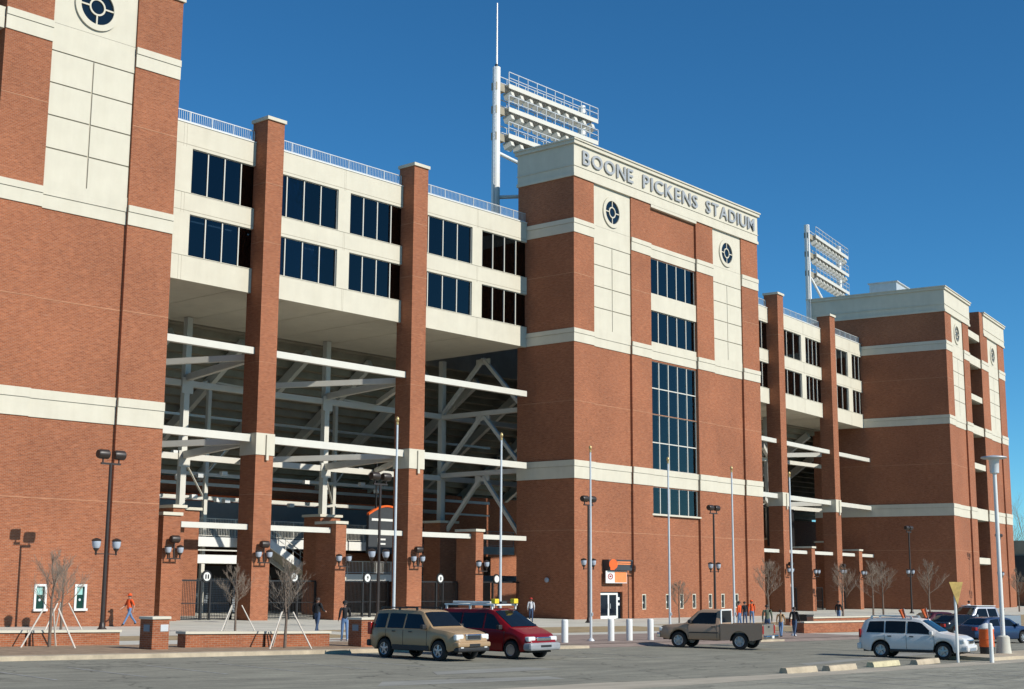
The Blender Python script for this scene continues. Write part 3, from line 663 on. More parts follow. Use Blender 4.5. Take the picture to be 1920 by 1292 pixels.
for i in range(len(colx)-1):
    x0, x1 = colx[i]+.26, colx[i+1]-.26
    for z in (17.7, 12.2): MB().box(x0, x1, 86.8, 87.2, z-.45, z).build('row_beam', M['steel'], CN)
def beam(p, q, w=.36, h=.5, nm='link_beam', m='steel'): MB().bar(p, q, w, h).build(nm, M[m], CN)
for px, cxl in ((59.1, 61.1), (73.6, 74.9)):
    for z in (18.1, 12.3):
        beam((px, 76.6, z), (cxl, 86.7, z-.2)); beam((px, 76.6, z+.05), (cxl-7.2, 86.7, z-.15), .3, .42)
        beam((px+.6, 76.6, z+.02), (cxl+5.5, 86.7, z-.2), .3, .4)
for x in (54.2, 68, 81.7, 95.5): inst(MB().box(-.16, .16, -.16, .16, 0, 19).mesh('column', M['steel']), 'column', CN, (x, 93.5, 0))
for z in (14.6, 11.5, 9.6):
    for x0_, x1_ in ((47, 54.04), (54.36, 67.84), (68.16, 81.54), (81.86, 95.3)): MB().box(x0_, x1_, 93.35, 93.6, z-.28, z).build('row_beam', M['steel'], CN)
for x in (47.3, 61.1, 74.9):
    for z in (17.5, 12.0): MB().box(x-.5, x+.5, 86.7, 86.75, z-.8, z+.4).build('gusset', M['steel'], CN)
    MB().bar((x, 87, 17.2), (x+6.7, 93.5, 19.0), .14, .14).build('brace', M['steel'], CN); MB().bar((x, 87, 12.0), (x+6.7, 93.5, 9.6), .12, .12).build('brace', M['steel'], CN)
    MB().bar((x+6.9, 93.5, 19.0), (x+13.8, 87, 17.4), .14, .14).build('brace', M['steel'], CN); MB().bar((x+6.9, 93.4, 11.4), (x+9.5, 93.4, 14.4), .1, .1).build('brace', M['steel'], CN)
rq = random.Random(3)
for k in range(16):
    x, y, z = rq.uniform(54, 84), rq.uniform(88, 92), rq.choice((11.2, 9.3, 12.6)); MB().box(x-.25, x+.25, y-.18, y+.18, z-.3, z).build('junction_box', M['white' if k % 3 == 0 else 'galv'], CN)
# chevron braces beside the central tower
for zb, zt in ((17.6, 22.2), (12.5, 17.3), (6.5, 12.0)):
    for yy in (77.3, 86.9): MB().bar((88.5, 81.9, zt), (88.5, yy, zb), .3, .3, (1, 0, 0)).build('brace', M['steel'], CN)
    MB().box(88.42, 88.58, 81.1, 82.7, zt-.5, zt).build('gusset', M['steel'], CN)
for z in (17.6, 12.4): MB().box(88.3, 88.7, 77, 86.75, z-.4, z).build('row_beam', M['steel'], CN)
MB().box(88.35, 88.65, 77.0, 77.3, 0, 22.4).build('column', M['steel'], CN)
for px, cxl in ((130.5+3.3, 143.8), (149, 157.6)):
    for z in (18.1, 12.3): beam((px, 81.5, z), (cxl, 86.8, z-.2)); beam((px, 81.5, z+.03), (px-6, 86.8, z-.2))
# upper walkway with parapet and guardrails, lower landing
MB().box(52, 104, 92, 104, 5.75, 6.15).build('walkway_slab', M['cream'], CN)
MB().box(52, 104, 91.85, 92, 5.55, 6.3).build('walkway_edge', M['white'], CN)
railing(CN, 52, 104, 91.95, 6.3, 1.5, 2.0, 'guardrail', 'steel')
MB().box(52, 68.8, 89.2, 89.5, 4.2, 4.85).build('walkway_edge', M['white'], CN); MB().box(52, 68.8, 89.5, 92, 4.2, 4.4).build('walkway_slab', M['cream'], CN)
MB().box(52, 68.8, 89.3, 89.4, 5.15, 5.25).build('rail', M['steel'], CN)
MB().box(76.6, 104, 89.2, 89.5, 2.9, 3.5).build('walkway_edge', M['white'], CN); railing(CN, 76.6, 90, 89.4, 3.5, 1.1, 1.6, 'guardrail', 'white')
MB().box(30, 186, 104, 104.4, -.5, 12).build('rear_wall', M['brick'], CN)
MB().box(66, 100, 103.6, 104, 6.3, 9.9).build('grey_hoarding', M['grey'], CN); MB().box(62, 100, 103.5, 103.98, 9.9, 10.5).build('orange_fascia', M['orange'], CN)
MB().box(57, 78, 97.5, 97.8, .2, 3.1).build('roller_shutter', M['grey'], CN)
for i in range(14): MB().box(57, 78, 97.46, 97.5, .4+i*.19, .43+i*.19).build('shutter_slat', M['dgrey'], CN)
MB().box(55, 92, 97.2, 99, 3.1, 4.1).build('shop_fascia', M['dark'], CN)
MB().box(81, 104, 95, 95.4, -.3, 5.4).build('brick_screen_wall', M['brick'], CN)
for x in (64, 71, 79, 85): MB().lathe([(.02, 0), (.28, .05), (.3, .35), (.12, .5)], 12, (x, 91.5, 10.6)).build('hanging_lamp', M['white'], CN, True)
MB().box(104.8, 116.5, 79.5, 80, -.5, 22.3).build('side_wall', M['brick'], CN)
for z, hh in ((14.6, .3), (16.2, .2), (10.6, .25), (9.4, .16)): MB().box(47, 104, 95.2, 95.5, z, z+hh).build('service_pipe', M['galv'], CN)

ST = thing('staircase', 'cream staircase descending to the right inside the open bay', 'stairs', (0, 0, 0))
p0, p1 = Vector((70.2, 88.6, 6.55)), Vector((75.6, 88.6, 3.35))
n = 18
for i in range(n):
    q = p0.lerp(p1, i/n); MB().box(q.x, q.x+.32, 88.7, 91.0, q.z-.18, q.z).build('step', M['cream'], ST)
MB().bar(p0+Vector((-.4, 0, -.15)), p1+Vector((.3, 0, -.15)), .14, .6).build('stringer', M['white'], ST)
MB().bar(p0+Vector((-.4, 2.5, -.15)), p1+Vector((.3, 2.5, -.15)), .14, .6).build('stringer', M['white'], ST)
rl = MB()
for yy in (88.6, 91.1):
    rl.bar(p0+Vector((-.4, yy-88.6, 1.0)), p1+Vector((.3, yy-88.6, 1.0)), .06); rl.bar(p0+Vector((-.4, yy-88.6, .6)), p1+Vector((.3, yy-88.6, .6)), .04)
    for i in range(8):
        q = p0.lerp(p1, i/7); rl.bar((q.x, yy, q.z), (q.x, yy, q.z+1), .05)
rl.build('handrail', M['steel'], ST)
MB().box(75.7, 79, 88.5, 91.2, 3.0, 3.25).build('landing', M['cream'], ST)
for x in (76, 78.7): MB().box(x-.12, x+.12, 89.7, 89.94, 0, 3).build('leg', M['steel'], ST)

# ------------------------------------------------------------------ floodlight towers
def light_tower(label, loc, rz, span, zs, ztop, antenna, masts, brace):
    t = thing('floodlight_tower', label, 'floodlight', loc, rz, 'floodlight towers on the roof')
    for i, mx in enumerate(masts):
        zt = ztop if i == 0 else zs[0]+1.1
        MB().cyl((mx, 0, 31.5), (mx, 0, zt), .40 if i == 0 else .36, .36 if i == 0 else .34, 14).build('mast', M['white'], t, True)
    mx = masts[0]
    lad = MB()
    for dx in (-.78, -.62): lad.box(mx+dx-.03, mx+dx+.03, -.45, -.39, 33, ztop-.2)
    for k in range(44): lad.box(mx-.75, mx-.65, -.44, -.40, 33.3+k*.34, 33.33+k*.34)
    lad.build('ladder', M['galv'], t)
    if antenna:
        MB().cyl((mx, 0, ztop), (mx, 0, ztop+.3), .14, .14, 10).build('antenna_base', M['black'], t); MB().cyl((mx+.02, 0, ztop+.3), (mx+.02, 0, ztop+antenna), .1, .06, 8).build('antenna', M['galv'], t)
    x0, x1 = span; step = (x1-x0)/10
    head = MB().hexa([(-.2, -.22, 0), (.2, -.22, 0), (.2, .22, 0), (-.2, .22, 0)], [(-.46, -.34, .75), (.46, -.34, .75), (.46, .34, .75), (-.46, .34, .75)]).mesh('floodlight', M['steel'])
    lens = MB().lathe([(.01, 0), (.42, .0), (.42, .02), (.01, .03)], 12).mesh('lens', M['lens'])
    for z in zs:
        pf = MB(); pf.box(x0, x1, -.75, -.68, z-.42, z); pf.box(x0, x1, -.68, .75, z-.14, z-.04); pf.box(x0, x1, .68, .75, z-.3, z)
        p = pf.build('platform', M['steel'], t)
        r = MB()
        for yy in (-.72, .72):
            r.box(x0, x1, yy-.035, yy+.035, z+1.08, z+1.15); r.box(x0, x1, yy-.03, yy+.03, z+.53, z+.59)
            for i in range(11): r.box(x0+i*step-.035, x0+i*step+.035, yy-.03, yy+.03, z, z+1.08)
        r.box(x1-.05, x1, -.7, .7, z+1.1, z+1.15); r.box(x1-.05, x1, -.7, .7, z+.55, z+.59)
        r.build('railing', M['galv'], p)
        MB().box(mx-.35, x0, -.3, .3, z-.75, z-.05).build('bracket', M['deck'], t)
        for i in range(10):                      # lamps hung below the platform, aimed at the field behind
            cx = x0+(i+.5)*step
            h = inst(head, 'floodlight', t, (cx, -.62, z-.78), (R(-112), 0, 0)); inst(lens, 'lens', h, (0, 0, .7))
            MB().box(cx-.03, cx+.03, -.35, -.25, z-.7, z-.14).build('yoke', M['steel'], t)
    for p, q in brace: MB().cyl(p, q, .17, .17, 10).build('stay', M['white'], t, True)
    return t
light_tower('near floodlight tower with a thin antenna, rising left of the central tower', (88.9, 81, 0), 0, (.9, 14.0), [47.55, 45.35, 42.85], 49.0, 6.2, [0, 12.4],
            [((.4, 0, 41.0), (3.4, -2.2, 39.4)), ((.4, 0, 36.9), (3.2, -2.4, 37.2))])
light_tower('far floodlight tower beside the right-hand brick tower', (160.3, 90, 0), .2, (1.5, 16.2), [48.95, 46.4, 43.8], 50.0, 0, [0, 14.0],
            [((.3, 0, 43.4), (3.6, -1.0, 39.9)), ((.3, 0, 38.6), (3.4, -1, 38.9))])

# ------------------------------------------------------------------ flagpoles, bollards, lamp posts
fl = ['bare flagpole in front of the stairs bay, leftmost of six', 'bare flagpole in front of the braced bay, above the red van', 'bare flagpole standing beside the white double door, third from left',
      'bare flagpole in front of the tall window strip of the central tower', 'bare flagpole at the right end of the small ground windows', 'bare flagpole before the right-hand open bay, rightmost of six']
for i, x in enumerate((40.6, 47.19, 53.74, 60.33, 66.46, 72.74)):
    y = 42.5; g = zg(x, y); t = thing('flagpole', fl[i], 'flagpole', (x, y, g), 0, 'flagpoles along the kerb')
    zt = (9.64, 9.51, 9.43, 9.32, 9.24, 9.33)[i]-g
    MB().cyl((0, 0, 0), (0, 0, zt-.2), .068, .042, 12).build('pole', M['alu'], t, True)
    MB().lathe([(.02, zt-.2), (.055, zt-.18), (.055, zt-.1), (.03, zt-.08), (.07, zt-.02), (.08, zt+.05), (.055, zt+.11), (.01, zt+.16)], 12).build('finial', M['gold'], t, True)
    MB().lathe([(.17, 0), (.17, .04), (.12, .1), (.09, .14)], 14).build('base_collar', M['alu'], t, True)
    MB().box(-.02, .02, -.12, -.08, 1.2, 1.35).build('cleat', M['alu'], t)
bl = ['white concrete bollard nearest the red van', 'white concrete bollard left of the flagpole by the door', 'white concrete bollard right of the flagpole by the door', 'white concrete bollard between two others before the lawn', 'white concrete bollard at the nose of the tan pickup']
bm = MB().lathe([(.16, -.1), (.16, .98), (.15, 1.02), (.12, 1.05), (.01, 1.06)], 16).mesh('bollard', M['white'], True)
for i, (px, x, y) in enumerate(((1032, 48.9, 42.4), (1070, 50.9, 41.8), (1146, 54.86, 42.14), (1180, 56.42, 42.2), (1220, 58.2, 42.2))):
    o = bpy.data.objects.new('bollard', bm); COL.objects.link(o); o.location = (x, y, zg(x, y)); o.rotation_euler[2] = i; tag(o, bl[i], 'bollard', 'white bollards on the drive apron')
def lantern_mesh():
    c = MB().lathe([(.03, -.34), (.045, -.3), (.05, -.16), (.1, -.1), (.14, -.04), (.145, 0)], 10); return c.mesh('lantern', M['bronze'], True)
LN = lantern_mesh(); LG = MB().lathe([(.14, 0), (.2, .1), (.22, .3), (.21, .34)], 10).mesh('glass', M['lens'], True); LC = MB().lathe([(.225, .34), (.24, .38), (.18, .44), (.03, .5)], 10).mesh('lid', M['bronze'], True)
FH = MB().lathe([(.02, -.3), (.2, -.3), (.24, -.2), (.24, .26), (.2, .3), (.02, .3)], 12, (0, 0, 0), 'x').mesh('floodlight', M['bronze'], True)
def lantern(t, x, y, z):
    l = inst(LN, 'lantern', t, (x, y, z)); inst(LG, 'glass', l); inst(LC, 'lid', l)
def lamp_post(label, x, y, h, rz=0, grp='bronze lamp posts on the forecourt'):
    t = thing('lamp_post', label, 'lamp post', (x, y, zg(x, y)), rz, grp)
    MB().lathe([(.26, 0), (.26, .05), (.16, .16), (.12, .4)], 12).build('base', M['bronze'], t, True)
    MB().cyl((0, 0, .1), (0, 0, h-.5), .105, .075, 12).build('pole', M['bronze'], t, True)
    MB().box(-.55, .55, -.05, .05, h-.55, h-.46).build('crossbar', M['bronze'], t)
    for s in (-.45, .45):
        inst(FH, 'floodlight', t, (s, 0, h-.05)); MB().box(s-.03, s+.03, -.03, .03, h-.46, h-.28).build('yoke', M['bronze'], t)
    zl = h*.46
    MB().box(-.62, .62, -.03, .03, zl-.3, zl-.25).build('lantern_arm', M['bronze'], t)
    for s in (-.56, .56): lantern(t, s, 0, zl)
for lb, x, y in (('lamp post before the ticket windows of the left tower', 38.43, 60.7), ('lamp post between the brick pier and flagpole of the stairs bay', 56.6, 60.6), ('lamp post directly behind the flagpole by the door', 81.3, 64.5), ('lamp post before the small ground windows of the central tower', 97.0, 63.85),
                 ('lamp post against the shaded flank of the right-hand tower', 143.5, 69.2), ('lamp post before the open stair bay at far right', 171, 70.5)):
    lamp_post(lb, x, y, 9.08-zg(x, y))
def wall_lights(label, x, y, z, rz=0, flood=True):
    t = thing('wall_lantern', label, 'lantern', (x, y, z), rz, 'lanterns on the pilasters and piers')
    MB().box(-.06, .06, -.35, .0, -.5, -.42).build('bracket', M['bronze'], t); MB().box(-.5, .5, -.4, -.32, -.5, -.43).build('arm', M['bronze'], t)
    for s in (-.45, .45): lantern(t, s, -.36, -.1)
    if flood: inst(FH, 'floodlight', t, (0, -.4, .75)); MB().box(-.04, .04, -.38, -.32, -.43, .55).build('stem', M['bronze'], t)
wall_lights('twin lanterns and floodlight on the pilaster left of the stairs', 59.1, 74.8, 4.55); wall_lights('twin lanterns and floodlight on the pilaster right of the stairs', 73.5, 74.8, 4.5)
wall_lights('twin lanterns on the brick pier beside the left tower', 52.0, 74.82, 4.7); wall_lights('twin lanterns on the short brick pier before the stairs', 66.2, 74.82, 4.4, 0, False)
wall_lights('twin lanterns on the short brick pier beside the central tower', 80.6, 74.82, 4.2, 0, False)
a = .121
def w2(x, y): return (130.5+x*math.cos(a)-y*math.sin(a), 79.6+x*math.sin(a)+y*math.cos(a))
for lb, x, z in (('twin lanterns and floodlight on the left pilaster of the right-hand open bay', 3.27, 4.3), ('twin lanterns and floodlight on the right pilaster of the right-hand open bay', 18.55, 4.3)):
    p = w2(x, -1.22); wall_lights(lb, p[0], p[1], z, a)
for lb, x in (('twin lanterns on the left short pier of the right-hand open bay', 10.65), ('twin lanterns on the right short pier of the right-hand open bay', 25.3)):
    p = w2(x, -1.2); wall_lights(lb, p[0], p[1], 4.2, a, False)

# ------------------------------------------------------------------ entrance gates with number discs
def gate(label, x0, x1, y, xs, num, rz=0, org=None):
    t = thing('entrance_gate', label, 'gate', (org[0], org[1], 0) if org else (0, 0, 0), rz, 'dark entrance gates')
    g = zg(60 if not org else org[0], 76)
    fr = MB(); fr.box(x0, x1, y-.04, y+.04, g+2.55, g+2.66); fr.box(x0, x1, y-.03, y+.03, g+.08, g+.14)
    for x in (x0+.05, xs-.36, xs+.36, x1-.05): fr.box(x-.07, x+.07, y-.07, y+.07, g-.1, g+2.55)
    fr.build('frame', M['black'], t)
    p = MB(); x = x0+.2
    while x < x1-.1:
        p.box(x-.012, x+.012, y-.012, y+.012, g+.14, g+2.55); x += .13
    tag(p.build('bars', M['black'], t), kind='stuff')
    MB().box(x0+.1, x1-.1, y-.02, y+.02, g+1.1, g+1.16).build('rail', M['black'], t)
    d = MB().lathe([(.01, -.1), (.4, -.1), (.4, -.02), (.01, -.01)], 24, (xs, y, g+2.86), 'y').build('sign_disc', M['black'], t)
    MB().lathe([(.01, -.125), (.28, -.125), (.28, -.1), (.01, -.1)], 24, (xs, y, g+2.86), 'y').build('white_face', M['white'], d)
    w_ = .2*len(num)
    if num: lay_word(d, num, xs-w_/2*.7, xs+w_/2*.7, g+2.72, .28, y-.15, M['black'], .01, .0, 'digit')
gate('gate marked 11 beside the left tower', 52.75, 58.3, 76.7, 56.15, '11'); gate('gate marked 10 below the staircase', 59.95, 65.6, 76.7, 63.55, '10')
gate('gate marked 9 between the short pier and the right pilaster', 67.0, 72.7, 76.7, 70.45, '9'); gate('gate marked 8 in the braced bay', 74.35, 80.1, 76.7, 78.1, '8')
gate('gate nearest the shaded flank of the central tower', 81.15, 87.6, 76.7, 84.6, '')
for lb, x0, x1, xs, nm in (('gate at the left of the right-hand open bay', 4.2, 10.0, 8.0, ''), ('gate in the middle of the right-hand open bay', 11.3, 17.6, 13.4, ''), ('gate right of the right pilaster of the right-hand open bay', 19.5, 24.6, 20.8, '')):
    gate(lb, x0, x1, .7, xs, nm, a, (130.5, 79.6))

# signs inside the bays ----------------------------------------------
t = thing('hanging_sign', 'dark hanging sign with orange arc and white bars behind the first flagpole', 'sign', (80.2, 86.2, 0))
MB().box(-.9, 3.4, 0, .3, 5.2, 8.3).build('board', M['dgrey'], t)
ar = MB()
for i in range(14):
    u0, u1 = i/14, (i+1)/14; f_ = lambda u: (-.9+4.3*u, 8.35+.75*math.sin(math.pi*u))
    (xa, za), (xb, zb) = f_(u0), f_(u1); ar.hexa([(xa, 0, za), (xb, 0, zb), (xb, .3, zb), (xa, .3, za)], [(xa, 0, za+.16), (xb, 0, zb+.16), (xb, .3, zb+.16), (xa, .3, za+.16)])
ar.build('orange_arc', M['orange'], t); fb = MB()
for i in range(14):
    u0, u1 = i/14, (i+1)/14; (xa, za), (xb, zb) = f_(u0), f_(u1); fb.hexa([(xa, .05, 8.3), (xb, .05, 8.3), (xb, .25, 8.3), (xa, .25, 8.3)], [(xa, .05, za+.01), (xb, .05, zb+.01), (xb, .25, zb+.01), (xa, .25, za+.01)])
fb.build('arch_board', M['dgrey'], t)
MB().box(.2, 3.2, -.03, 0, 6.75, 6.95).build('stripe', M['orange'], t); MB().box(1.9, 3.1, -.03, 0, 7.1, 7.75).build('block', M['orange'], t)
MB().box(-.6, 3.2, -.03, 0, 7.9, 8.1).build('stripe', M['white'], t)
lay_word(t, 'F', .1, 1.0, 5.5, .95, -.03, M['white'], .015, .01); lay_word(t, 'E', 2.0, 3.2, 5.55, .95, -.03, M['white'], .015, .01)
for x in (0, 3): MB().box(x-.06, x+.06, .1, .2, 8.2, 14).build('hanger', M['black'], t)
p = w2(10.6, 3.4)
t = thing('scoreboard', 'dark display board with white blocks inside the right-hand open bay', 'board', (p[0], p[1], 0), a)
MB().box(-1.2, 5.6, 0, .4, 7.2, 11.6).build('board', M['black'], t)
for x0, x1, z0, z1, mm in ((-.6, 2.0, 10.2, 11.1, 'grey'), (2.2, 3.1, 10.0, 11.2, 'white'), (-.8, 2.9, 9.0, 9.35, 'white'), (.6, 2.2, 7.7, 8.7, 'grey'), (2.4, 2.9, 7.6, 8.9, 'white')): MB().box(x0, x1, -.04, 0, z0, z1).build('display_block', M[mm], t)

# ------------------------------------------------------------------ seat walls, brick pillars, bins
def seat_wall(label, x0, x1, y0, y1, hgt=.62, split=None):
    t = thing('seat_wall', label, 'wall', (0, 0, 0), 0, 'low brick seat walls')
    n = 4; cuts = [x0]+([split-.04, split+.04] if split else [])+[x1]
    for i in range(0, len(cuts), 2):
        a0, a1 = cuts[i], cuts[i+1]; bb = MB(); cc = MB()
        za0, za1 = zg(a0, y0), zg(a1, y0); yy = lambda x: y0+(y1-y0)*(x-x0)/(x1-x0)
        ya, yb = yy(a0), yy(a1)
        bb.hexa([(a0, ya, za0-.2), (a1, yb, za1-.2), (a1, yb+.5, za1-.2), (a0, ya+.5, za0-.2)], [(a0, ya, za0+hgt), (a1, yb, za1+hgt), (a1, yb+.5, za1+hgt), (a0, ya+.5, za0+hgt)])
        cc.hexa([(a0-.05, ya-.06, za0+hgt), (a1+.05, yb-.06, za1+hgt), (a1+.05, yb+.56, za1+hgt), (a0-.05, ya+.56, za0+hgt)], [(a0-.05, ya-.06, za0+hgt+.09), (a1+.05, yb-.06, za1+hgt+.09), (a1+.05, yb+.56, za1+hgt+.09), (a0-.05, ya+.56, za0+hgt+.09)])
        w_ = bb.build('brick_wall', M['brick'], t); cc.build('cap', M['cream'], w_)
seat_wall('low brick seat wall at the left edge below the left tower', 14, 30.35, 46.7, 46.7, .47, 26.5); seat_wall('low brick seat wall with pale cap left of the tan SUV', 31.2, 37.4, 43.7, 42.8, .5, 34.5)
seat_wall('low brick seat wall behind the white SUV', 77.6, 88, 44.6, 44.6, .62)
seat_wall('low brick seat wall further back on the right lawn', 92, 120, 54, 54, .5)
def pillar(label, x, y, h=1.12, w_=.9):
    t = thing('brick_pillar', label, 'pillar', (x, y, zg(x, y)), .04, 'square brick pillars on the kerb side')
    MB().box(-w_/2, w_/2, -w_/2, w_/2, -.2, h).build('shaft', M['brick'], t); MB().box(-w_/2-.05, w_/2+.05, -w_/2-.05, w_/2+.05, h, h+.1).build('cap', M['cream'], t, False, .02)
    MB().box(-.02, .32, -w_/2-.015, -w_/2, h-.42, h-.18).build('plaque', M['alu'], t); MB().box(-w_/2-.015, -w_/2, -.2, .14, h-.42, h-.18).build('plaque', M['grey'], t)
pillar('square brick pillar with plaque before the left tower', 29.5, 43.2, 1.05, .72); pillar('square brick pillar behind the tan SUV', 38.65, 42.3, 1.05, .74)
t = thing('litter_bin', 'dark brown slatted litter bin on the paving right of the pickup', 'bin', (79.9, 45.9, zg(79.9, 45.9)))
MB().box(-.42, .42, -.42, .42, 0, 1.02).build('body', M['bronze'], t)
for i in range(7): MB().box(-.38+i*.12, -.31+i*.12, -.445, -.42, .06, .96).build('slat', mat('brown_slat', (.12, .05, .03), .7), t)
MB().box(-.46, .46, -.46, .46, 1.02, 1.1).build('lid', M['bronze'], t)

# ------------------------------------------------------------------ wheel stops, island, posts at right
ws = ['pale concrete wheel stop, leftmost of four', 'pale concrete wheel stop, second from left', 'yellow painted wheel stop', 'chipped concrete wheel stop below the white SUV']
for i, (x0, y0, x1, y1) in enumerate(((40.2, 23.95, 42.3, 23.95), (42.9, 23.9, 45.2, 24.05), (47.0, 24.4, 49.4, 24.5), (50.4, 24.35, 52.7, 24.45))):
    cx, cy = (x0+x1)/2, (y0+y1)/2; b = MB(); L = x1-x0-.15; w0, w1 = .16, .1
    pr = [(-w0, 0), (-w0+.02, .1), (-w1, .19), (w1, .19), (w0-.02, .1), (w0, 0)]
    for k in range(len(pr)-1): b.face([(-L/2, pr[k][0], pr[k][1]), (-L/2, pr[k+1][0], pr[k+1][1]), (L/2, pr[k+1][0], pr[k+1][1]), (L/2, pr[k][0], pr[k][1])])
    b.face([(-L/2, y, z) for y, z in pr][::-1]); b.face([(L/2, y, z) for y, z in pr])
    o = b.build('wheel_stop', M['yellow'] if i == 2 else M['conc2'], None, False, .015); o.location = (cx, cy, zr(cx, cy)); o.rotation_euler[2] = math.atan2(y1-y0, x1-x0); tag(o, ws[i], 'wheel stop', 'wheel stops at the lot edge')
b = MB()
for x0, x1 in ((56.6, 58.5), (58.5, 62), (62, 70), (70, 84)):
    b.hexa([(x0, 23.9, zr(x0, 24)-.1), (x1, 23.9, zr(x1, 24)-.1), (x1, 26.4, zr(x1, 26)-.1), (x0, 26.4, zr(x0, 26)-.1)], [(x0, 23.95, zr(x0, 24)+.14), (x1, 23.95, zr(x1, 24)+.14), (x1, 26.35, zr(x1, 26)+.14), (x0, 26.35, zr(x0, 26)+.14)])
tag(b.build('traffic_island', M['conc2']), kind='structure')
x, y = 54.05, 24.2; t = thing('yield_sign', 'faded yellow triangular sign on a pale post in front of the white SUV', 'sign', (x, y, zr(x, y)), -.6)
MB().cyl((0, 0, 0), (0, 0, 3.15), .055, .055, 8).build('post', M['white'], t)
b = MB(); b.face([(-.28, -.07, 3.15), (.34, -.07, 3.15), (.06, -.07, 2.25)]); b.face([(.06, -.05, 2.25), (.34, -.05, 3.15), (-.28, -.05, 3.15)])
b.face([(-.28, -.07, 3.15), (-.28, -.05, 3.15), (.34, -.05, 3.15), (.34, -.07, 3.15)]); b.face([(.34, -.07, 3.15), (.34, -.05, 3.15), (.06, -.05, 2.25), (.06, -.07, 2.25)]); b.face([(.06, -.07, 2.25), (.06, -.05, 2.25), (-.28, -.05, 3.15), (-.28, -.07, 3.15)])
b.build('plate', mat('faded_sign_yellow', (.46, .31, .08), .6, var=.25, scale=5), t)
x, y = 55.2, 23.3; o = MB().cyl((0, 0, -.2), (0, 0, 1.5), .085, .085, 12).lathe([(.085, 1.5), (.07, 1.54), (.01, 1.56)], 12).build('guard_post', M['white'], None, True); o.location = (x, y, zr(x, y)); tag(o, 'pale round guard post in front of the orange drum', 'post')
x, y = 61.75, 25.5; t = thing('disc_lamp_post', 'tall pale post with a flat disc lamp on a concrete footing at right', 'lamp post', (x, y, zr(x, y)+.13))
MB().lathe([(.34, 0), (.3, .3), (.28, .72), (.2, .78)], 14).build('footing', M['conc'], t, True)
MB().cyl((0, 0, .75), (0, 0, 8.5), .1, .085, 12).build('pole', M['white'], t, True)
MB().lathe([(.1, 7.95), (.2, 8.0), (.22, 8.55), (.26, 8.62)], 16).build('lamp_body', M['alu'], t, True); MB().lathe([(.05, 8.6), (.5, 8.64), (.58, 8.68), (.55, 8.73), (.1, 8.8), (.01, 8.81)], 24).build('disc', M['galv'], t, True)
x, y = 60.2, 25.6; t = thing('waste_drum', 'orange waste drum with black foot and overflowing pale bag behind the white SUV', 'bin', (x, y, zr(x, y)+.14))
MB().lathe([(.3, 0), (.31, .3)], 18).build('foot', M['black'], t, True); MB().lathe([(.31, .3), (.33, .33), (.31, .6), (.335, .63), (.31, .9), (.335, 1.05), (.3, 1.06)], 18).build('drum', M['orange'], t, True)
MB().lathe([(.3, 1.02), (.34, 1.1), (.28, 1.2), (.13, 1.28), (.02, 1.32)], 9).build('bag', M['white'], t, True)

# ------------------------------------------------------------------ young bare trees
def bare_tree(label, x, y, h, seed, stakes=True, grp='young bare trees along the forecourt', spread=1.0, z=None):
    r = random.Random(seed); t = thing('bare_tree', label, 'tree', (x, y, zg(x, y) if z is None else z), r.uniform(0, 6), grp)
    tr = MB(); pts = [Vector((0, 0, -.1))]; n = 6
    for i in range(1, n+1): pts.append(Vector((r.uniform(-.04, .04)*i/3, r.uniform(-.04, .04)*i/3, h*.86*i/n)))
    rad = lambda k: (.058*(1-k)+.012)*h/4
    for i in range(n): tr.cyl(pts[i], pts[i+1], rad(i/n), rad((i+1)/n), 7, False)
    tr.build('trunk', M['bark'], t, True)
    lm = MB(); tw = MB()
    def grow(p, d, ln, rr, lvl):
        q = p; segs = 3
        for s in range(segs):
            d2 = (d+Vector((r.uniform(-.16, .16), r.uniform(-.16, .16), r.uniform(-.02, .22)))).normalized(); q2 = q+d2*ln/segs
            (lm if lvl < 1 else tw).cyl(q, q2, rr*(1-s/segs*.6), rr*(1-(s+1)/segs*.6), 4 if lvl else 5, False); q = q2; d = d2
            if lvl < 3:
                for k in range(3 if lvl == 0 else 2):
                    if r.random() < .85:
                        ax = Vector((r.uniform(-1, 1), r.uniform(-1, 1), r.uniform(-.2, .7))).normalized(); grow(q, (d*.9+ax*.75).normalized(), ln*r.uniform(.38, .6), max(rr*.48, .0026 if y < 59 and x < 60 else .005), lvl+1)
    for i in range(11):
        k = .36+.6*i/11; p = pts[0].lerp(pts[-1], k); ang = i*2.4+r.uniform(-.4, .4); el = r.uniform(.35, .75)+.3*k
        grow(p, Vector((math.cos(ang)*math.cos(el), math.sin(ang)*math.cos(el), math.sin(el))), h*.36*spread*(1.15-k)*r.uniform(.8, 1.2), .016*h/4, 0)
    tag(lm.build('limbs', M['bark'], t, True), kind='stuff'); tag(tw.build('crown', M['twig'], t), kind='stuff')
    if stakes:
        for i in range(3):
            ang = i*2.09+r.uniform(-.3, .3); MB().cyl((math.cos(ang)*1.05, math.sin(ang)*1.05, -.05), (math.cos(ang)*.28, math.sin(ang)*.28, 1.35), .03, .03, 6).build('stake', M['wood'], t, True)
bare_tree('young staked bare tree in front of the left seat wall', 26.85, 45.7, 3.8, 1); bare_tree('young staked bare tree on the lawn between the two ticket windows', 34.6, 58, 3.9, 2)
bare_tree('young staked bare tree before the left pilaster', 42.85, 56, 3.7, 3); bare_tree('young staked bare tree in front of the middle seat wall', 34.65, 42.2, 3.8, 4)
bare_tree('bare tree at the right foot of the central tower', 100.5, 61.0, 5.6, 5, False); bare_tree('bare tree before the left short pier of the right-hand bay', 106.5, 57.5, 5.4, 6, False)
bare_tree('left one of two bare trees against the shaded flank of the right tower', 128, 65.8, 6.0, 7, False, z=-.2); bare_tree('right one of two bare trees against the shaded flank of the right tower', 133.5, 67.5, 6.2, 8, False, z=-.2)
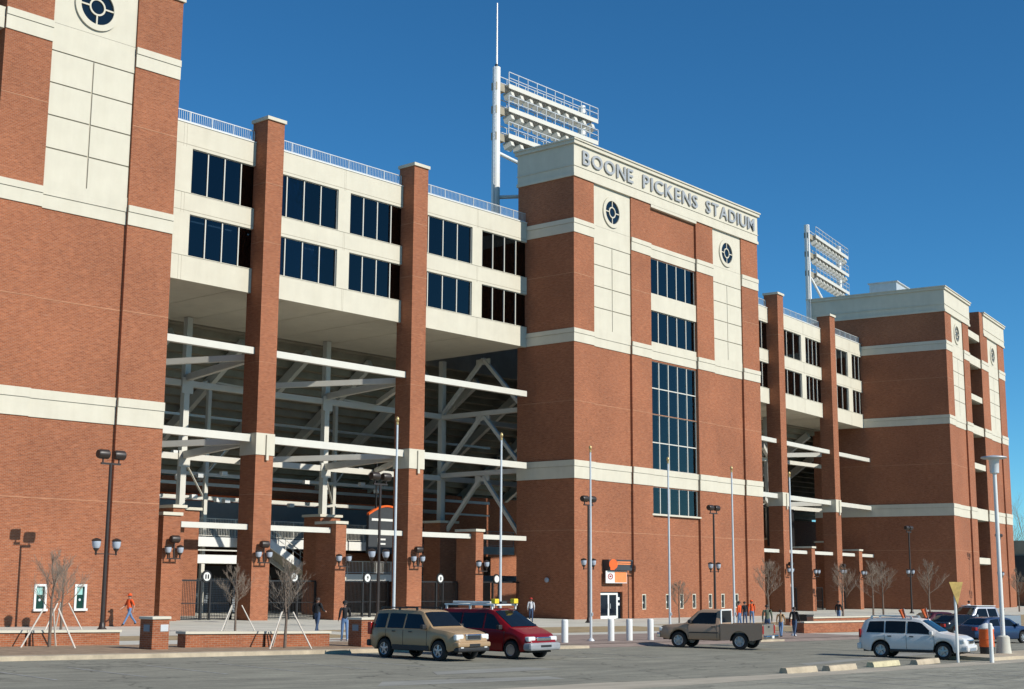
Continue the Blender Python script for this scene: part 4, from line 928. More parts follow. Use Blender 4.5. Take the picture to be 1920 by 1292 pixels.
bare_tree('bare tree before the corner of the right tower', 141.5, 66.2, 6.3, 9, False, z=-.2); bare_tree('bare tree in front of the open stair bay', 165, 66, 5.6, 19, False, z=-.2)
bare_tree('small faint bare tree before the ground windows of the central tower', 88.5, 61.5, 3.6, 23, False)
for i, (x, y, hh) in enumerate(((258, 92, 17), (272, 112, 20), (290, 130, 22), (240, 100, 14), (320, 120, 16))):
    bare_tree(['tall distant bare tree behind the low building at far right', 'taller distant bare tree at the right edge', 'distant bare tree rising over the low building', 'small distant bare tree beside the far tower', 'farthest bare tree on the right skyline'][i], x, y, hh, 30+i, False, 'distant bare trees at the right edge', 1.5, -.3)
t = thing('low_building', 'low dark roofed brick building far behind at the right edge', 'building', (205, 72, 0), .1)
MB().box(0, 40, 0, 15, -.5, 3.4).build('wall', M['brick'], t); MB().box(-.5, 40.5, -.6, 15.5, 3.4, 7.2).build('roof', M['dgrey'], t); MB().box(-.3, 40.3, -.4, 15, 7.2, 9.4).build('upper_wall', M['deck'], t)
for i in range(6): MB().box(2+i*6, 5+i*6, -.65, -.6, 4.4, 6).build('window', M['lens'], t)

# ------------------------------------------------------------------ vehicles
def interp(tab, x):
    if x <= tab[0][0]: return tab[0][1]
    for (a, c), (d, e) in zip(tab, tab[1:]):
        if x <= d: return c+(e-c)*(x-a)/(d-a) if d > a else e
    return tab[-1][1]
def wheel(t, x, y, r, side, style=5, w_=.22, rim='rim'):
    ty = MB().lathe([(r*.62, -w_/2), (r*.9, -w_/2), (r*.985, -w_*.38), (r, -w_*.2), (r, w_*.2), (r*.985, w_*.38), (r*.9, w_/2), (r*.62, w_/2), (r*.6, 0), (r*.62, -w_/2)], 28, (0, 0, 0), 'y', False)
    wh = ty.build('wheel', M['rubber'], t, True); wh.location = (x, y, r)
    rm = MB(); s = side
    rm.lathe([(r*.63, s*w_*.30), (r*.62, s*w_*.5), (r*.56, s*w_*.46), (r*.53, s*w_*.2), (r*.02, s*w_*.16)], 28, (0, 0, 0), 'y', False)
    for k in range(style):
        a_ = 2*math.pi*k/style+.3; c, d = math.cos(a_), math.sin(a_); rm.bar((c*r*.08, s*w_*.42, d*r*.08), (c*r*.57, s*w_*.36, d*r*.57), r*.19, .03, (0, 1, 0))
    rm.lathe([(r*.15, s*w_*.3), (r*.15, s*w_*.47), (r*.05, s*w_*.49)], 14, (0, 0, 0), 'y')
    rm.build('rim', M[rim], wh, True)
class Car:
    def __init__(s, t, L, W, top, belt, xr, xf, r, pm, clear=.3, x_end=None, tumble=.2, x_start=None, archr=None):
        s.t, s.L, s.W, s.top, s.belt, s.xr, s.xf, s.r, s.pm, s.clear, s.tumble = t, L, W, top, belt, xr, xf, r, pm, clear, tumble
        s.ar = archr or r*1.2; s.xe = L/2 if x_end is None else x_end; s.xs = -L/2 if x_start is None else x_start
    def zl(s, x):
        z = s.clear + .10*max(0, (abs(x)-s.L/2+.45)/.45)
        for c in (s.xr, s.xf):
            d = abs(x-c)
            if d < s.ar: z = max(z, s.r+math.sqrt(max(0, s.ar**2-d*d)))
        return z
    def hw(s, x):
        u = abs(x)/(s.L/2); return s.W/2*(1-.17*max(0, (u-.72)/.28)**2.2)
    def ring(s, x):
        zt = interp(s.top, x); zb = min(interp(s.belt, x), zt-.03); zl = min(s.zl(x), zb-.1); wx = s.hw(x); k = max(0, min(1, (zt-zb)/.7)); wr = wx*(.94-s.tumble*k); h = zt-zb
        return [(wx*.93, zl), (wx*.985, zl+.05), (wx, zl+(zb-zl)*.5), (wx*.99, zb-.07), (wx*.955, zb), (wr, zb+h*.84), (wr*.94, zb+h*.95), (wr*.62, zb+h*.995), (0, zt)]
    def body(s, n=90):
        b = MB(); xs = set(lin(s.xs, s.xe, n))
        for c in (s.xr, s.xf):
            for k in range(25):
                v = c+s.ar*math.cos(math.pi*k/24)*.999
                if s.xs < v < s.xe: xs.add(v)
        xs = sorted(xs); m = 9
        for x in xs:
            rg = s.ring(x); b.v += [(x, y, z) for y, z in rg] + [(x, -y, z) for y, z in rg[:-1]]
        K = 2*m-1
        for i in range(len(xs)-1):
            for j in range(m-1):
                p, q = i*K+j, (i+1)*K+j; b.f.append((p, p+1, q+1, q)); b.mi.append(0)
            for j in range(m-1):
                p = i*K+m+j; q = (i+1)*K+m+j; p2 = i*K+(m+j+1 if j < m-2 else m-1); q2 = (i+1)*K+(m+j+1 if j < m-2 else m-1)
                b.f.append((p, q, q2, p2)); b.mi.append(0)
        for i in (0, len(xs)-1):
            loop = [i*K+j for j in range(m)] + [i*K+m+j for j in reversed(range(m-1))]
            b.f.append(tuple(loop if i == 0 else loop[::-1])); b.mi.append(0)
        return b.build('body', s.pm, s.t, True, 0, 48)
    def S(s, x, k, side, off=.012):      # point on the cabin side, k=0 at the belt, 1 at the roof rail
        rg = s.ring(x); (y0, z0), (y1, z1) = rg[4], rg[5]; return (x, side*(y0+(y1-y0)*k+off), z0+(z1-z0)*k)
    def side_glass(s, quads, name='side_window', m='carglass'):
        for side in (1, -1):
            for (xa, xb, xc, xd) in quads:       # bottom rear, bottom front, top front, top rear
                b = MB(); n = 6
                for i in range(n):
                    u0, u1 = i/n, (i+1)/n; k0, k1 = .06, .93
                    P = lambda u, k: s.S((xa+(xb-xa)*u)*(1-k)+(xd+(xc-xd)*u)*k, k, side)
                    f = [P(u0, k0), P(u1, k0), P(u1, k1), P(u0, k1)]; b.face(f if side < 0 else f[::-1])
                b.build(name, M[m], s.t)
    def screen(s, x0, x1, name='windscreen', wf=.9, m='carglass'):
        b = MB(); n = 6; mm = 8
        def P(u, v):
            x = x0+(x1-x0)*u; rg = s.ring(x); wr = rg[5][0]*wf; y = wr*v; zt = rg[8][1]; zc = rg[6][1]; z = zt-(zt-rg[7][1])*min(1, abs(v)*1.3)-.0; 
            z = zt-(zt-zc)*max(0, abs(v)-.55)/.45*.8
            dz = interp(s.top, x+.01)-interp(s.top, x-.01); nn = Vector((-dz/.02, 0, 1)).normalized()*.018
            return (x+nn.x, y, z+nn.z)
        for i in range(n):
            for j in range(mm):
                u0, u1, v0, v1 = i/n, (i+1)/n, -1+2*j/mm, -1+2*(j+1)/mm; b.face([P(u0, v0), P(u1, v0), P(u1, v1), P(u0, v1)])
        return b.build(name, M[m], s.t, True)
    def common(s, rimstyle=5, rim='rim'):
        for x in (s.xr, s.xf):
            for sd_ in (1, -1): wheel(s.t, x, sd_*(s.W/2-.125), s.r, sd_, rimstyle, .23, rim)
        MB().box(s.xs+.15, s.xe-.2, -s.W/2+.26, s.W/2-.26, s.clear-.03, s.clear+.35).build('underbody', M['underside'], s.t)
        for x in (s.xr, s.xf):
            for sd_ in (1, -1):
                b = MB(); n = 12; rr = s.ar+.015; y0, y1 = sd_*(s.W/2-.03), sd_*(s.W/2-.33)
                for k in range(n):
                    a0, a1 = math.pi*k/n, math.pi*(k+1)/n; c = lambda a_, y: (x+rr*math.cos(a_), y, s.r+rr*math.sin(a_)); b.face([c(a0, y0), c(a1, y0), c(a1, y1), c(a0, y1)])
                b.face([(x+rr*math.cos(math.pi*k/n), y1, s.r+rr*math.sin(math.pi*k/n)) for k in range(n+1)]); b.build('wheel_well', M['underside'], s.t)
    def mirrors(s, x, z, m=None):
        for sd_ in (1, -1):
            w_ = s.hw(x); MB().box(x-.09, x+.06, sd_*(w_*.97) if sd_ > 0 else -w_*.97-.2, w_*.97+.2 if sd_ > 0 else -w_*.97, z, z+.17).build('mirror', m or s.pm, s.t, False, .03)
    def handles(s, xs, z):
        for x in xs:
            for sd_ in (1, -1): y = s.hw(x)*1.0*sd_; MB().box(x-.09, x+.09, min(y, y+.025*sd_), max(y, y+.025*sd_), z, z+.04).build('door_handle', M['trim'], s.t)
    def seams(s, xs, z0, z1):
        for x in xs:
            for sd_ in (1, -1):
                y = s.hw(x)*sd_; MB().box(x-.006, x+.006, min(y*.985, y+.003*sd_), max(y*.985, y+.003*sd_), z0, z1).build('door_seam', M['trim'], s.t)

def cladding(c, z0, z1, segs, m='trim', p=.02):
    for xa, xb in segs:
        for sd_ in (1, -1):
            y = c.W/2*sd_; MB().box(xa, xb, min(y*.97, y+p*sd_), max(y*.97, y+p*sd_), z0, z1).build('sill_cladding', M[m] if isinstance(m, str) else m, c.t, False, .015)
# tan SUV ------------------------------------------------------------
def head(x, y, heading):     # heading = direction of the bonnet in the ground plane
    return (x, y, zr(x, y)+.0), math.atan2(heading[1], heading[0])
TAN = paint('tan_metallic_paint', (.38, .25, .135), .42, 0)
l, rz = head(36.05, 35.95, (0, -1)); t = thing('parked_suv', 'tan SUV with roof rails parked beside the red van', 'car', l, rz); t.scale = (.94, .96, .97)
c = Car(t, 4.78, 1.83, [(-2.39, .95), (-2.36, 1.15), (-2.2, 1.66), (-2.05, 1.76), (-1.2, 1.80), (.25, 1.78), (.42, 1.74), (1.08, 1.17), (1.2, 1.13), (1.9, 1.06), (2.25, .99), (2.36, .86), (2.39, .7)],
        [(-2.39, .9), (-2.3, 1.07), (-1.0, 1.07), (1.0, 1.08), (1.15, 1.06), (1.9, .98), (2.3, .88), (2.39, .66)], -1.44, 1.45, .36, TAN, .34)
c.body(); c.side_glass([(-2.1, -1.42, -1.42, -2.0), (-1.32, -.45, -.45, -1.3), (-.37, .88, .33, -.37)]); c.screen(.47, 1.05); c.screen(-2.22, -2.34, 'rear_window', .85); c.common(5); c.mirrors(.78, 1.1, M['trim']); c.handles((-.9, .0), .98); c.seams((-1.36, -.41, .86), .5, 1.05)
cladding(c, .34, .52, [(-.98, .98)])
for sd_ in (1, -1):
    MB().box(-1.9, .1, sd_*.62-.02, sd_*.62+.02, 1.83, 1.87).build('roof_rail', M['trim'], t)
    for x in (-1.85, -.9, .05): MB().box(x-.05, x+.05, sd_*.62-.02, sd_*.62+.02, 1.76, 1.83).build('rail_foot', M['trim'], t)
    MB().box(2.18, 2.36, sd_*.66-.2, sd_*.66+.2, .74, .95).build('headlight', M['headlight'], t, False, .05)
    MB().box(-2.41, -2.2, sd_*.8-.09, sd_*.8+.09, .85, 1.3).build('tail_light', M['red'], t, False, .03)
    MB().box(2.33, 2.44, sd_*.62-.08, sd_*.62+.08, .46, .56).build('fog_light', M['headlight'], t, False, .02)
MB().box(2.28, 2.42, -.4, .4, .74, .95).build('grille', M['chrome'], t, False, .03); MB().box(2.4, 2.43, -.33, .33, .78, .91).build('grille_mesh', M['trim'], t)
MB().box(2.2, 2.47, -.86, .86, .5, .68).build('bumper', TAN, t, False, .06); MB().box(2.15, 2.44, -.82, .82, .34, .5).build('bumper_skirt', M['trim'], t, False, .05); MB().box(2.44, 2.475, -.28, .28, .52, .62).build('air_intake', M['trim'], t)
MB().box(-2.5, -2.3, -.85, .85, .42, .66).build('rear_bumper', M['trim'], t, False, .05)
# red van ------------------------------------------------------------
RED = mat('deep_red_paint', (.21, .005, .008), .32, var=.02, spec=.3, coat=.1)
l, rz = head(39.55, 35.85, (.02, -1)); t = thing('parked_van', 'dark red van with a loaded white roof rack between the tan SUV and bollards', 'van', l, rz)
c = Car(t, 4.7, 1.82, [(-2.35, .8), (-2.3, 1.2), (-2.2, 1.7), (-2.1, 1.78), (.2, 1.8), (.45, 1.75), (1.45, 1.13), (1.6, 1.09), (2.1, .9), (2.3, .76), (2.35, .6)],
        [(-2.35, .75), (-2.25, 1.05), (1.2, 1.02), (1.6, .98), (2.1, .82), (2.35, .55)], -1.5, 1.5, .33, RED, .27)
c.body(); c.side_glass([(-2.1, -1.05, -1.05, -2.0), (-.97, .1, .1, -.97), (.18, 1.2, .5, .18)]); c.screen(.5, 1.42); c.screen(-2.21, -2.29, 'rear_window', .85); c.common(12); c.mirrors(1.05, 1.05, M['trim']); c.handles((.25, -.85), .92); c.seams((-1.01, .14, 1.2), .4, 1.0)
for sd_ in (1, -1):
    MB().box(2.08, 2.32, sd_*.62-.2, sd_*.62+.2, .64, .82).build('headlight', M['headlight'], t, False, .05); MB().box(-2.37, -2.2, sd_*.82-.07, sd_*.82+.07, .8, 1.3).build('tail_light', M['red'], t, False, .02)
MB().box(2.2, 2.37, -.4, .4, .66, .8).build('grille', M['chrome'], t, False, .03)
GB = mat('grey_bumper_plastic', (.30, .31, .32), .5); MB().box(2.05, 2.46, -.87, .87, .32, .6).build('bumper', GB, t, False, .08); MB().box(2.45, 2.47, -.3, .3, .44, .52).build('air_intake', M['trim'], t); MB().box(-2.47, -2.25, -.85, .85, .36, .6).build('rear_bumper', GB, t, False, .05)
for sd_ in (1, -1): MB().box(-2.0, .5, sd_*.66-.025, sd_*.66+.025, 1.9, 1.96).build('rack_rail', M['white'], t)
for x in (-1.9, -.7, .4): MB().box(x-.03, x+.03, -.68, .68, 1.9, 1.95).build('rack_bar', M['white'], t); MB().box(x-.03, x+.03, -.7, -.64, 1.76, 1.9).build('rack_foot', M['white'], t); MB().box(x-.03, x+.03, .64, .7, 1.76, 1.9).build('rack_foot', M['white'], t)
def on_car(t, p):     # world position of a point given in the car's frame
    a_ = t.rotation_euler[2]; return (t.location[0]+p[0]*math.cos(a_)-p[1]*math.sin(a_), t.location[1]+p[0]*math.sin(a_)+p[1]*math.cos(a_), t.location[2]+p[2])
YL = mat('bright_yellow_plastic', (.85, .62, .03), .5)
for i, (x, y, z, sx, sy, sz, mm, lb, nm) in enumerate(((.45, -.55, 1.97, .2, .24, .18, YL, 'small yellow box at the near front corner of the van roof rack', 'yellow_box'), (.45, .55, 1.97, .2, .24, .18, YL, 'small yellow box at the far front corner of the van roof rack', 'yellow_box'),
                                                   (-.8, -.45, 1.97, 1.9, .1, .08, M['white'], 'white pipe bundle along the near side of the van roof rack', 'pipe_bundle'), (-.3, .1, 1.97, 1.3, .3, .08, M['dgrey'], 'dark bundle in the middle of the van roof rack', 'bundle'))):
    o = MB().box(-sx/2, sx/2, -sy/2, sy/2, 0, sz).build(nm, mm, None, False, .02); o.location = on_car(t, (x, y, z)); o.rotation_euler[2] = rz; tag(o, lb, 'cargo', 'load on the van roof rack')
# tan pickup ---------------------------------------------------------
PK = paint('brown_grey_paint', (.42, .275, .18), .45, 0)
l, rz = head(55.85, 36.75, (-.24, .97)); t = thing('pickup_truck', 'brown single-cab pickup truck seen from the rear corner', 'pickup', l, rz); t.scale = (.97, .97, .98)
L = 5.25
c = Car(t, L, 1.95, [(-.52, 1.2), (-.5, 1.75), (-.4, 1.83), (.45, 1.82), (.6, 1.77), (1.2, 1.2), (1.35, 1.16), (2.2, 1.08), (2.5, 1.0), (2.6, .85), (2.625, .7)],
        [(-.52, 1.12), (1.1, 1.14), (1.3, 1.1), (2.2, 1.0), (2.5, .92), (2.625, .62)], -1.5, 1.55, .38, PK, .42, None, .2, -.52, .47)
c.body(60); c.side_glass([(-.33, 1.0, .5, -.33)]); c.screen(.64, 1.16)
b = MB(); b.face([(-.545, -.68, 1.22), (-.545, -.62, 1.74), (-.545, .62, 1.74), (-.545, .68, 1.22)]); b.build('rear_window', M['carglass'], t)
b = MB(); b.box(-.56, -.52, -.78, .78, 1.76, 1.83); b.box(-.56, -.52, -.83, -.7, 1.14, 1.76); b.box(-.56, -.52, .7, .83, 1.14, 1.76); b.build('rear_window_frame', M['white'], t)
for sd_ in (1, -1):      # bed sides follow the wheel arch
    b = MB(); xs = sorted(set(lin(-L/2, -.56, 40)+[-1.5+.47*math.cos(math.pi*k/16) for k in range(17)])); y0, y1 = sd_*.975, sd_*.87
    for xa, xb in zip(xs, xs[1:]):
        za, zb_ = c.zl(xa), c.zl(xb); zt = 1.17
        q = [(xa, y0, za), (xb, y0, zb_), (xb, y0, zt), (xa, y0, zt)]; b.face(q if sd_ < 0 else q[::-1]); q = [(xa, y1, .75), (xb, y1, .75), (xb, y1, zt), (xa, y1, zt)]; b.face(q[::-1] if sd_ < 0 else q); b.face([(xa, y0, zt), (xb, y0, zt), (xb, y1, zt), (xa, y1, zt)][::sd_*-1])
    b.face([(-L/2, y0, .5), (-L/2, y1, .5), (-L/2, y1, 1.17), (-L/2, y0, 1.17)][::-sd_]); b.build('bed_side', PK, t)
    MB().box(-L/2-.02, -L/2+.1, sd_*.88-.09, sd_*.88+.09, .72, 1.1).build('tail_light', M['red'], t, False, .02); MB().box(2.4, 2.58, sd_*.72-.17, sd_*.72+.17, .78, .96).build('headlight', M['headlight'], t, False, .04)
MB().box(-L/2+.05, -.56, -.87, .87, .7, .76).build('bed_floor', M['trim'], t); MB().box(-L/2, -L/2+.07, -.78, .78, .66, 1.16).build('tailgate', mat('silver_brown_paint', (.36, .30, .24), .3, metal=.5), t, False, .015)
MB().box(-L/2-.02, -L/2, -.1, .1, 1.0, 1.08).build('tailgate_handle', M['trim'], t); MB().box(-L/2-.2, -L/2+.02, -.92, .92, .5, .66).build('rear_bumper', M['chrome'], t, False, .04); MB().box(-L/2-.22, -L/2-.2, -.16, .16, .52, .64).build('licence_plate', M['white'], t)
MB().box(2.5, 2.72, -.93, .93, .48, .7).build('bumper', M['chrome'], t, False, .05); MB().box(2.55, 2.64, -.5, .5, .72, .96).build('grille', M['trim'], t, False, .02)
c.common(6); c.mirrors(.95, 1.16, M['trim']); c.handles((-.2,), 1.0); c.seams((-.38, 1.05), .5, 1.12); cladding(c, .72, .77, [(-.45, 1.0)])
# white SUV ----------------------------------------------------------
WH = paint('white_paint_car', (.70, .67, .63), .3, 0)
l, rz = head(56.0, 26.85, (.18, -.98)); t = thing('moving_suv', 'white SUV flying two small orange flags, crossing the lot at right', 'car', l, rz); t.scale = (.95, .95, .97)
c = Car(t, 4.7, 1.82, [(-2.35, .9), (-2.32, 1.1), (-2.12, 1.58), (-1.95, 1.68), (-.9, 1.73), (.1, 1.72), (.4, 1.66), (1.22, 1.13), (1.35, 1.09), (2.0, 1.0), (2.25, .9), (2.33, .75), (2.35, .6)],
        [(-2.35, .85), (-2.25, 1.05), (1.1, 1.03), (1.35, 1.0), (2.0, .92), (2.3, .78), (2.35, .56)], -1.36, 1.36, .355, WH, .3)
c.body(); c.side_glass([(-2.0, -1.2, -1.2, -1.85), (-1.14, -.25, -.25, -1.14), (-.17, 1.02, .42, -.17)]); c.screen(.46, 1.19); c.screen(-2.16, -2.3, 'rear_window', .85); c.common(5); c.mirrors(.92, 1.02); c.handles((-.95, .02), .92); c.seams((-1.17, -.21, 1.0), .42, 1.0); cladding(c, .3, .4, [(-.95, .95)])
for sd_ in (1, -1):
    MB().box(2.02, 2.28, sd_*.66-.2, sd_*.66+.2, .7, .88).build('headlight', M['headlight'], t, False, .06); MB().box(-2.34, -2.24, sd_*.80-.06, sd_*.80+.06, .85, 1.22).build('tail_light', M['red'], t, False, .03)
    MB().box(-1.8, 0, sd_*.64-.02, sd_*.64+.02, 1.76, 1.8).build('roof_rail', M['white'], t)
    for x in (-1.78, -.02): MB().box(x-.05, x+.05, sd_*.64-.02, sd_*.64+.02, 1.66, 1.76).build('rail_foot', M['white'], t)
MB().box(2.22, 2.38, -.42, .42, .66, .84).build('grille', M['chrome'], t, False, .03); MB().box(2.37, 2.39, -.35, .35, .7, .8).build('grille_mesh', M['trim'], t); MB().box(2.1, 2.43, -.85, .85, .34, .62).build('bumper', WH, t, False, .08); MB().box(2.42, 2.44, -.55, .55, .38, .5).build('air_intake', M['grey'], t); MB().box(-2.44, -2.25, -.85, .85, .36, .62).build('rear_bumper', WH, t, False, .05)
for i, (x, y, lb) in enumerate(((-.15, -.8, 'small orange flag clipped to the near window of the white SUV'), (.35, .82, 'small orange flag clipped to the far window of the white SUV'))):
    f = thing('car_flag', lb, 'flag', on_car(t, (x, y, 1.45)), rz, 'flags on the white SUV'); f.scale = (.8, .8, .85); MB().bar((0, 0, 0), (-.14, 0, .72), .02).build('staff', M['white'], f)
    b = MB(); n = 6
    for k in range(n):
        q = lambda u, v: (-.14+.12*(1-v)-.30*u*(1-.3*(1-v)), .04*math.sin(u*7), .70-.42*(1-v)-.06*u); u0, u1 = k/n, (k+1)/n; b.face([q(u0, 0), q(u1, 0), q(u1, 1), q(u0, 1)])
    fo = b.build('cloth', M['orange'], f); so = fo.modifiers.new('s', 'SOLIDIFY'); so.thickness = .008
# vehicles further back on the right ---------------------------------
SIL = paint('silver_paint', (.36, .38, .42), .28, .5)
l, rz = head(90.5, 39.0, (-.93, .36)); t = thing('parked_pickup', 'silver pickup truck with white roof at the right edge', 'pickup', l, rz)
c = Car(t, 5.7, 1.98, [(-1.0, 1.2), (-.98, 1.8), (-.85, 1.9), (.7, 1.9), (.9, 1.84), (1.45, 1.28), (1.6, 1.22), (2.5, 1.14), (2.75, 1.0), (2.85, .7)], [(-1.0, 1.18), (1.4, 1.2), (2.5, 1.05), (2.85, .6)], -1.8, 1.75, .39, SIL, .45, None, .18, -1.0, .47)
c.body(60); c.side_glass([(-.85, -.05, -.05, -.8), (.03, 1.25, .78, .03)]); c.screen(.93, 1.42); c.common(5); c.mirrors(1.2, 1.2)
MB().box(-.95, .8, -.7, .7, 1.9, 1.94).build('roof_panel', M['white'], t, False, .02)
for sd_ in (1, -1):
    b = MB(); xs = sorted(set(lin(-2.85, -1.04, 30)+[-1.8+.47*math.cos(math.pi*k/16) for k in range(17)]))
    for xa, xb in zip(xs, xs[1:]): b.hexa([(xa, sd_*.99, c.zl(xa)), (xb, sd_*.99, c.zl(xb)), (xb, sd_*.9, c.zl(xb)), (xa, sd_*.9, c.zl(xa))], [(xa, sd_*.99, 1.3), (xb, sd_*.99, 1.3), (xb, sd_*.9, 1.3), (xa, sd_*.9, 1.3)])
    b.build('bed_side', SIL, t); MB().box(2.6, 2.8, sd_*.75-.17, sd_*.75+.17, .8, 1.0).build('headlight', M['headlight'], t, False, .03)
MB().box(-2.85, -2.78, -.9, .9, .7, 1.3).build('tailgate', SIL, t); MB().box(-2.8, -1.04, -.9, .9, .75, .8).build('bed_floor', M['trim'], t); MB().box(2.7, 2.95, -.95, .95, .5, .72).build('bumper', M['chrome'], t, False, .04)
def small_car(label, x, y, hd, pm_, name='parked_car'):
    l, rz = head(x, y, hd); t = thing(name, label, 'car', l, rz)
    c = Car(t, 4.5, 1.75, [(-2.25, .75), (-2.2, .95), (-1.75, 1.02), (-1.2, 1.38), (-.6, 1.45), (.3, 1.43), (.5, 1.38), (1.15, 1.0), (1.3, .97), (1.95, .86), (2.2, .74), (2.25, .55)], [(-2.25, .7), (-1.8, .96), (1.1, .92), (1.9, .8), (2.25, .5)], -1.33, 1.35, .32, pm_, .24)
    c.body(70); c.side_glass([(-1.35, -.42, -.42, -1.0), (-.35, .92, .42, -.35)]); c.screen(.54, 1.12); c.screen(-1.26, -1.7, 'rear_window', .85); c.common(7); c.mirrors(.8, .93)
    for sd_ in (1, -1): MB().box(2.0, 2.2, sd_*.6-.17, sd_*.6+.17, .58, .72).build('headlight', M['headlight'], t, False, .03); MB().box(-2.27, -2.1, sd_*.66-.15, sd_*.66+.15, .72, .9).build('tail_light', M['red'], t, False, .02)
    MB().box(2.1, 2.32, -.82, .82, .3, .52).build('bumper', pm_, t, False, .05)
small_car('dark blue car parked behind the disc lamp post', 78.5, 32.9, (.93, -.36), paint('dark_blue_paint', (.03, .06, .13), .25, .3)); small_car('dark maroon car half hidden behind the white SUV', 92, 42.4, (.95, -.3), paint('maroon_paint', (.07, .012, .02), .25, .2))
small_car('black car behind the bonnet of the white SUV', 84.0, 37.4, (.95, -.3), paint('black_paint', (.012, .013, .016), .2, .2))

# ------------------------------------------------------------------ people
CL = dict(orange=cloth('orange', (.78, .10, .02)), black=cloth('black', (.016, .016, .018)), jeans=cloth('jeans', (.13, .22, .38)), djeans=cloth('dark_jeans', (.045, .075, .14)), green=cloth('grey_green', (.13, .15, .10)), tan=cloth('tan', (.42, .25, .12)), white=cloth('white', (.65, .65, .66)), shoe=cloth('shoe', (.5, .5, .5)), dshoe=cloth('dark_shoe', (.03, .025, .02)), red=cloth('red', (.40, .03, .02)), grey=cloth('grey', (.25, .25, .27)))
def person(label, x, y, face, H_, top, legs, shoes='dshoe', stride=.0, hair=True, cap=None, arm=.15, bend=.25, z=None, sleeves=True):
    t = thing('person', label, 'person', (x, y, zg(x, y) if z is None else z), face, 'people on the forecourt')
    V = []; E_ = []; RD = []; BN = []
    def add(p, r, par=None, bone='top'):
        V.append(tuple(c_*H_ for c_ in p)); RD.append((r[0]*H_, r[1]*H_) if isinstance(r, tuple) else (r*H_, r*H_)); BN.append(bone)
        if par is not None: E_.append((par, len(V)-1))
        return len(V)-1
    pel = add((0, 0, .53), (.075, .088), None, 'legs'); wa = add((.005, 0, .61), (.066, .078), pel, 'top'); ch = add((.01, 0, .73), (.07, .095), wa); nb = add((.005, 0, .815), (.045, .06), ch)
    nk = add((.012, 0, .85), .032, nb, 'skin'); hd = add((.02, 0, .905), (.052, .045), nk, 'skin'); ht = add((.015, 0, .955), (.046, .042), hd, 'skin'); add((.066, 0, .915), .012, hd, 'skin')
    for s, ph in ((1, stride), (-1, -stride)):
        hp = add((0, s*.05, .505), .052, pel, 'legs'); kx = math.sin(ph)*.25; kb = max(0, -ph)*.5
        kn = add((kx, s*.052, .505-.24*math.cos(ph)), .037, hp, 'legs'); ax_ = kx+math.sin(ph-kb)*.24; az_ = max(.045, V[kn][2]/H_-.235*math.cos(ph-kb))
        an = add((ax_, s*.055, az_), .026, kn, 'legs'); add((ax_-.012, s*.055, az_-.025), .022, an, 'shoes'); to = add((ax_+.075, s*.062, max(.018, az_-.03)), .02, an, 'shoes')
        sh = add((0, s*.105, .80), .042, nb); aph = -ph*.8+arm
        el = add((math.sin(aph-.1)*.17, s*.135, .80-.17*math.cos(aph-.1)), .028, sh, 'top'); b2 = aph+bend
        wr = add((V[el][0]/H_+math.sin(b2)*.145, s*.13, V[el][2]/H_-.145*math.cos(b2)), .02, el, 'top' if sleeves else 'skin')
        pa = add((V[wr][0]/H_+math.sin(b2)*.045, s*.13, V[wr][2]/H_-.045*math.cos(b2)), (.012, .02), wr, 'skin')
        for k in range(4):
            f0 = add((V[pa][0]/H_+math.sin(b2)*.022+(k-1.5)*.0115*math.cos(b2), s*.132, V[pa][2]/H_-.022*math.cos(b2)+(k-1.5)*.0115*math.sin(b2)), .0056, pa, 'skin')
            ln = (.016, .02, .021, .018)[k]; add((V[f0][0]/H_+math.sin(b2+.3)*ln, s*.127, V[f0][2]/H_-ln*math.cos(b2+.3)), .0048, f0, 'skin')
        th = add((V[wr][0]/H_+math.sin(b2)*.03+.02*math.cos(b2), s*.122, V[wr][2]/H_-.03*math.cos(b2)+.02*math.sin(b2)), .006, wr, 'skin'); add((V[th][0]/H_+math.sin(b2)*.02, s*.12, V[th][2]/H_-.02*math.cos(b2)), .005, th, 'skin')
    me = bpy.data.meshes.new('person_body'); me.from_pydata(V, E_, []); o = bpy.data.objects.new('body_src', me); COL.objects.link(o)
    sk = o.modifiers.new('skin', 'SKIN'); sk.use_smooth_shade = True
    for i, d in enumerate(me.skin_vertices[0].data): d.radius = RD[i]; d.use_root = (i == 0)
    ss = o.modifiers.new('sub', 'SUBSURF'); ss.levels = 1; ss.render_levels = 1
    bpy.context.view_layer.update(); dg = bpy.context.evaluated_depsgraph_get(); bm_ = bpy.data.meshes.new_from_object(o.evaluated_get(dg)); bpy.data.objects.remove(o)
    bm_.materials.clear(); keys = ['top', 'legs', 'skin', 'shoes']
    for mm in (CL[top], CL[legs], M['skin'], CL[shoes]): bm_.materials.append(mm)
    vv = [Vector(v) for v in V]
    for p in bm_.polygons:
        cc = p.center; best = min(((cc-vv[b_]-(vv[a_]-vv[b_])*max(0, min(1, (cc-vv[b_]).dot(vv[a_]-vv[b_])/max(1e-9, (vv[a_]-vv[b_]).length_squared)))).length, BN[b_]) for a_, b_ in E_)
        p.material_index = keys.index(best[1]); p.use_smooth = True
    bo = bpy.data.objects.new('body', bm_); COL.objects.link(bo); bo.parent = t
    h0 = Vector((.016, 0, .925))*H_
    if hair:
        b = MB(); b.lathe([(.062*H_, -.012*H_), (.064*H_, .01*H_), (.055*H_, .04*H_), (.03*H_, .058*H_), (.004, .062*H_)], 12, (h0.x-.008*H_, 0, h0.z)); b.build('hair', M['hair'], bo, True)
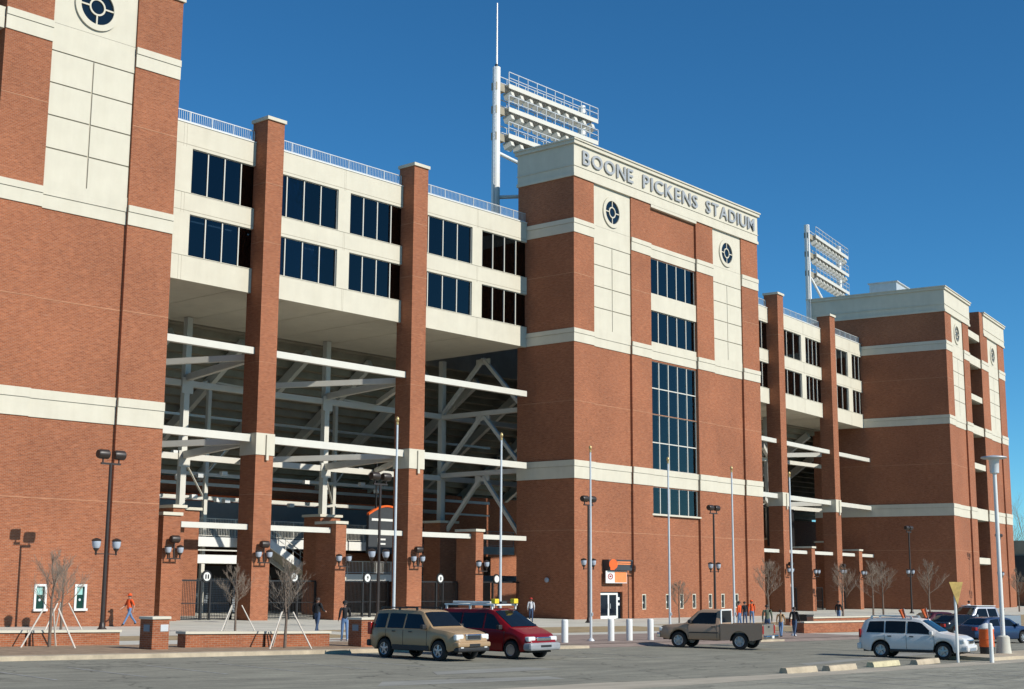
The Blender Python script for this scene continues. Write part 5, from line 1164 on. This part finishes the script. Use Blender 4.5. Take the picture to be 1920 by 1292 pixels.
    if cap:
        b = MB(); b.lathe([(.066*H_, 0), (.066*H_, .02*H_), (.056*H_, .05*H_), (.03*H_, .068*H_), (.004, .072*H_)], 12, (h0.x-.004*H_, 0, h0.z+.012*H_)); b.box(h0.x+.04*H_, h0.x+.115*H_, -.04*H_, .04*H_, h0.z+.012*H_, h0.z+.02*H_); b.build('cap', CL[cap], bo, True)
    return t
E2 = math.radians
person('person in orange shirt, orange cap and jeans striding past the left tower', 42.8, 65.05, E2(180), 1.76, 'orange', 'jeans', 'dshoe', .5, True, 'orange', .1, .5, None, False)
person('person in black jacket walking behind the middle seat wall', 46.7, 54.4, E2(20), 1.82, 'black', 'djeans', 'dshoe', .3, True, None, .2, .9)
person('person in black jacket and jeans with white shoes behind the tan SUV', 41.4, 46.4, E2(60), 1.75, 'black', 'jeans', 'shoe', .12, True, 'black', .2, .8)
person('person in pale top behind the red van', 77.5, 66.8, E2(40), 1.75, 'white', 'djeans', 'dshoe', .1, True, 'red')
person('person in orange shirt standing behind the pickup bed', 81.3, 51.6, E2(100), 1.85, 'orange', 'jeans', 'shoe', .1)
person('person in dark jacket between two orange shirts behind the pickup', 86.6, 54.5, E2(60), 1.78, 'black', 'djeans', 'dshoe', .1)
person('person in bright orange top and jeans at the corner of the central tower', 91.2, 56.8, E2(40), 1.82, 'orange', 'jeans', 'shoe', .2, True, 'orange')
person('person in grey-green jacket at the tailgate of the pickup', 67.0, 40.75, E2(30), 1.84, 'green', 'djeans', 'dshoe', .14)
person('person in tan top striding right of the pickup', 68.65, 40.9, E2(20), 1.55, 'tan', 'jeans', 'dshoe', .38, True)
person('person in dark jacket striding ahead of the tan-topped walker', 69.6, 40.6, E2(15), 1.72, 'black', 'djeans', 'dshoe', .42)
person('person in black jacket walking beyond the right seat wall', 103, 56.0, E2(10), 1.8, 'black', 'jeans', 'dshoe', .2)
person('person in white top standing before the right tower corner, by the yellow sign', 120, 52.5, E2(-100), 1.8, 'white', 'djeans', 'dshoe', .1, True, 'black')
